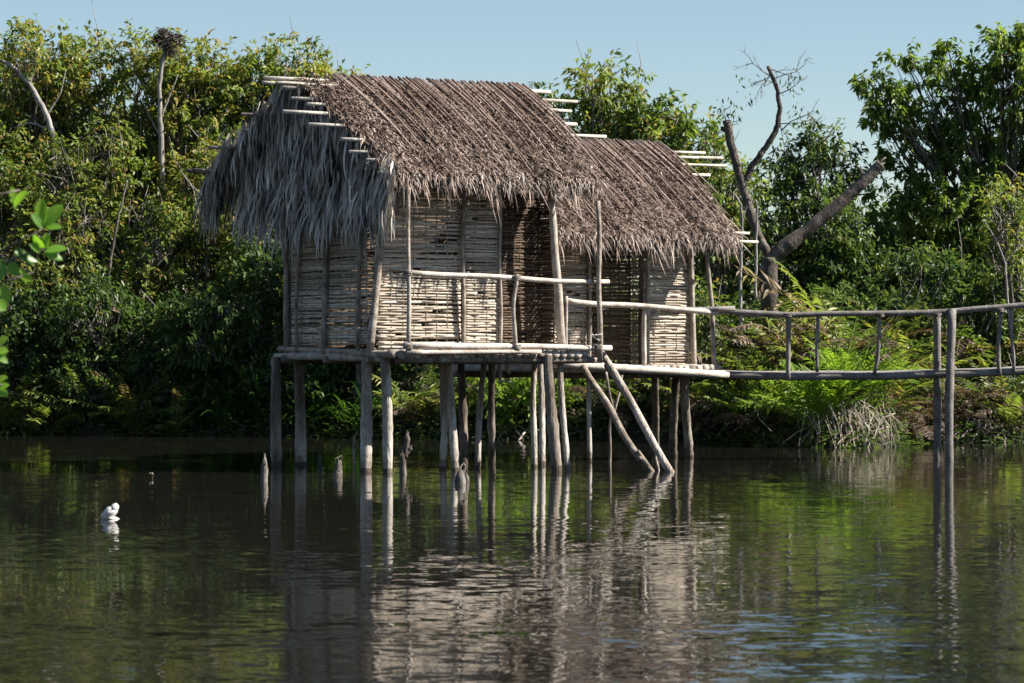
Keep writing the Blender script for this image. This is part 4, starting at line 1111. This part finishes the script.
# leafy shrubs under and beside the huts
tree('leafy_shrub', 'bright leafy shrub seen under the porch between the stilts', 'shrub', None, 515, 50.3, [(495, 398, .35, .3, .3), (515, 382, .4, .3, .3), (540, 392, .35, .3, .3), (520, 408, .45, .3, .25), (560, 384, .3, .3, .3)], 150, 'leafbright', 24, leaf=(.08, .14), tint=(.55, .2), trunk_r=.03)
for (px, off, lobes, lab) in ((455, 2.2, [(440, 320, .6, .5, .5), (470, 340, .6, .5, .5), (455, 365, .6, .5, .4)], 'green shrub on the bank behind the first hut'),
                              (590, 1.6, [(575, 340, .6, .5, .5), (605, 360, .6, .5, .4), (590, 390, .5, .4, .3), (620, 330, .5, .5, .5)], 'tangled shrub behind the leaning poles'),
                              (660, 2.0, [(640, 330, .6, .5, .5), (670, 350, .6, .5, .5), (690, 320, .5, .5, .5), (660, 385, .6, .4, .35)], 'green shrub on the bank behind the small hut'),
                              (700, 1.5, [(700, 320, .35, .3, .4), (705, 350, .4, .3, .3), (712, 385, .4, .3, .25)], 'leafy shrub under the right eave of the small hut'),
                              (985, 1.2, [(960, 395, .5, .4, .25), (995, 405, .5, .4, .22), (1020, 390, .5, .4, .3), (935, 405, .3, .3, .2)], 'dark shrub at the waterline behind the bridge posts')):
    tree('bank_shrub', lab, 'shrub', None, px, bk(px, off), lobes, 90, 'leafdark' if px > 900 else 'leaf', 26, leaf=(.07, .13), tint=(.45, .22), trunk_r=.03, bare=14, orange=.05)

# tangle of bare roots at the water
def roots(label, hub, spread, n, px0, px1, pyb, name='root_tangle', r=.018, thin=0):
    mb = MB(); o = P(hub[0], hub[1], hub[2])
    for k in range(n):
        a = o + R.normal(0, spread, 3) * np.array([1, .5, .35])
        px = R.uniform(px0, px1); Yb = bk(px, -.15 + R.uniform(-.25, .3)); b = P(px, pyb, Yb); b[2] = -.08
        md = (a + b) / 2 + np.array([(b[0] - a[0]) * .18, -.05, .10]) + R.normal(0, .05, 3)
        g = np.linspace(0, 1, 8)[:, None]; q = (1 - g) ** 2 * a + 2 * g * (1 - g) * md + g * g * b + np.vstack([np.zeros(3), R.normal(0, .012, (6, 3)), np.zeros(3)])
        rr = r * R.uniform(.5, 1.3); mb.tube(q, np.linspace(rr * .7, rr, 8), 6, R.uniform(.3, 1))
    for k in range(thin):
        a = o + R.normal(0, spread, 3) * np.array([1.0, .6, .35]); e = a + np.array([R.normal(.12, .12), -R.uniform(0, .25), -R.uniform(.2, .65)])
        e[2] = max(e[2], 0.0)
        mb.tube(np.array([a, (a + e) / 2 + R.normal(0, .04, 3), e]), [.005, .0045, .003], 4, R.uniform(.2, .9), cap=False)
    base = o.copy(); base[2] = 0
    return tag(mb.build(name, M['root'], None, base), label, 'roots')
roots('tangle of pale bare roots fanning into the water below the bright fern', (850, 414, bk(850, .5)), .32, 16, 776, 892, 448, r=.012, thin=170)
roots('small knot of pale roots at the waterline between the stilts and the bright shrub', (505, 425, bk(505, .3)), .2, 12, 470, 545, 440, r=.014, thin=30)
roots('dim root knot at the waterline right of the bridge posts', (975, 420, bk(975, .4)), .25, 14, 925, 1015, 444, r=.012, thin=60)
thing_log('stick', 'pale stick leaning on the bank between the porch stilts', 'stick', [seg(P(525, 432, 49.5), P(514, 447, 49.3), .02, .014, tint=.9, seg=4, wob=.003)], 'root')
thing_log('stick', 'pale upright stub at the waterline behind the porch stilts', 'stick', [seg(P(491, 418, 49.6), P(494, 448, 49.5), .022, .025, tint=.7, seg=5, wob=.003)], 'root')

# ground cover that nobody could count: dead leaves and low sprigs on the bank
mb = MB(); n = 26000
x = R.uniform(-11, 11, n); y = bank(x) + R.uniform(-.05, 4.5, n) ** 1.0
z = ground(x, y) + R.uniform(0, .12, n)
d = R.normal(0, 1, (n, 3)); d[:, 2] = R.uniform(-.2, .7, n)
mb.leaves(np.stack([x, y, z], -1), d, R.normal(0, .6, (n, 3)) + Zv, R.uniform(.08, .22, n), R.uniform(.03, .06, n), R.uniform(0, 1, n))
tag(mb.build('leaf_litter', M['dry']), 'dry brown leaves covering the bank', 'leaf litter', kind='stuff')
mb = MB(); n = 15000
x = R.uniform(-11, 11, n); y = bank(x) + R.uniform(.05, 5.0, n)
z = ground(x, y) + R.uniform(0.02, .75, n) * R.random(n)
d = R.normal(0, 1, (n, 3)); d[:, 2] = R.uniform(-.4, .5, n)
mb.leaves(np.stack([x, y, z], -1), d, R.normal(0, .6, (n, 3)) + Zv, R.uniform(.08, .2, n), R.uniform(.03, .06, n), R.uniform(.1, .9, n))
n = 9000
x = R.uniform(-11, 11, n); y = bank(x) + R.uniform(-.35, .8, n)
z = np.maximum(ground(x, y), 0) + R.uniform(0.0, .5, n) * R.random(n)
d = R.normal(0, 1, (n, 3)); d[:, 2] = R.uniform(-.8, .4, n)
mb.leaves(np.stack([x, y, z], -1), d, R.normal(0, .6, (n, 3)) + Zv, R.uniform(.08, .22, n), R.uniform(.025, .06, n), R.uniform(.1, .9, n))
tag(mb.build('undergrowth', M['leafdark']), 'low dark green undergrowth covering the bank', 'undergrowth', kind='stuff')

# ------------------------------------------------------------------ foreground branch at the left edge
YF = 13.0
sx = -2.75
fg = empty('mangrove_sapling', (sx, YF, 0.0), 'bright green round-leaved mangrove sprig reaching in at the left edge', 'plant')
OF = np.array(fg.location)
st = MB()
st.log(np.array([sx, YF, -.6]), np.array([sx + .1, YF, 2.3]), .03, .012, tint=.4, seg=10)
lv = MB()
def sprig(end, start_z, leaves_px):
    a = np.array([sx + .06, YF, start_z]); e = P(end[0], end[1], YF)
    g = np.linspace(0, 1, 6)[:, None]; q = a + (e - a) * g; q[:, 2] += .04 * np.sin(np.pi * g[:, 0])
    st.tube(q, np.linspace(.008, .004, 6), 6, .6)
    for (bx, by, tx, ty, wd, tn) in leaves_px:
        b0 = P(bx, by, YF); t0 = P(tx, ty, YF) + np.array([0, R.uniform(-.06, .06), 0])
        d = t0 - b0; L_ = np.linalg.norm(d); d /= L_
        n0 = np.array([R.normal(0, .35), -.75, .6]); s = np.cross(d, n0); s /= np.linalg.norm(s); nn = np.cross(s, d)
        g = np.linspace(0, 1, 8); w = wd / F * YF * .5 * np.sin(np.pi * (g * .93 + .04)) ** .65; w[0] *= .25; w[-1] *= .25
        c = b0 + d * (g * L_)[:, None] - nn * (.12 * L_ * g * g)[:, None]
        cup = nn * (w * .3)[:, None]
        v = np.concatenate([c - s * w[:, None] + cup, c, c + s * w[:, None] + cup])
        k = 8; i = np.arange(k - 1)
        qd = np.vstack([np.stack([i, i + 1, k + i + 1, k + i], -1), np.stack([k + i, k + i + 1, 2 * k + i + 1, 2 * k + i], -1)])
        lv.add(v, None, qd, tn)
sprig((44, 228), 1.55, [(42, 226, 40, 198, 13, .9), (44, 226, 62, 204, 15, .7), (43, 227, 62, 226, 9, .5), (42, 228, 34, 214, 9, .3)])
sprig((46, 248), 1.6, [(44, 248, 34, 236, 10, .6), (45, 250, 46, 232, 10, .9), (46, 252, 66, 246, 12, .45), (44, 254, 62, 258, 10, .3), (40, 252, 32, 244, 9, .5)])
sprig((20, 190), 1.95, [(14, 206, 12, 186, 8, .8), (14, 207, 28, 192, 14, .85)])
sprig((34, 272), 1.5, [(14, 250, 34, 264, 12, .2), (18, 256, 38, 262, 9, .35), (22, 276, 33, 280, 9, .95), (20, 268, 26, 284, 9, .75), (10, 262, 18, 276, 12, .25), (4, 258, -2, 282, 12, .3), (0, 284, 8, 304, 12, .5), (-4, 300, 6, 310, 12, .6)])
sprig((2, 345), 1.4, [(-2, 346, 7, 336, 10, .8), (-4, 352, 8, 350, 10, .6), (-4, 356, 8, 362, 9, .4)])
sprig((2, 385), 1.3, [(-4, 382, 7, 376, 9, .8), (-4, 388, 9, 384, 8, .6), (-4, 390, 9, 394, 9, .5)])
M['mangrove'] = leaf_mat('mangrove_leaf', [(0.0, (0.07, 0.15, 0.045)), (0.5, (0.13, 0.27, 0.03)), (1.0, (0.24, 0.40, 0.03))], trans=.5, rough=.35)
st.build('stem', M['bark'], fg, OF, True)
lv.build('leaves', M['mangrove'], fg, OF, True)

# two more crowns deep in the woods, low, where the sky would show through the left thicket
for px, top, wd in ((185, 205, 3.6), (90, 215, 3.6)):
    tree('inland_tree', 'dim tree crown deep in the woods behind the front trees', 'tree', 'trees deep in the woods', px, 58.8, bush_lobes(px, top, 58.8, wd, 3.2, 7), 200, 'leafdark', 26, leaf=(.13, .22), tint=(.5, .2), csize=.45)
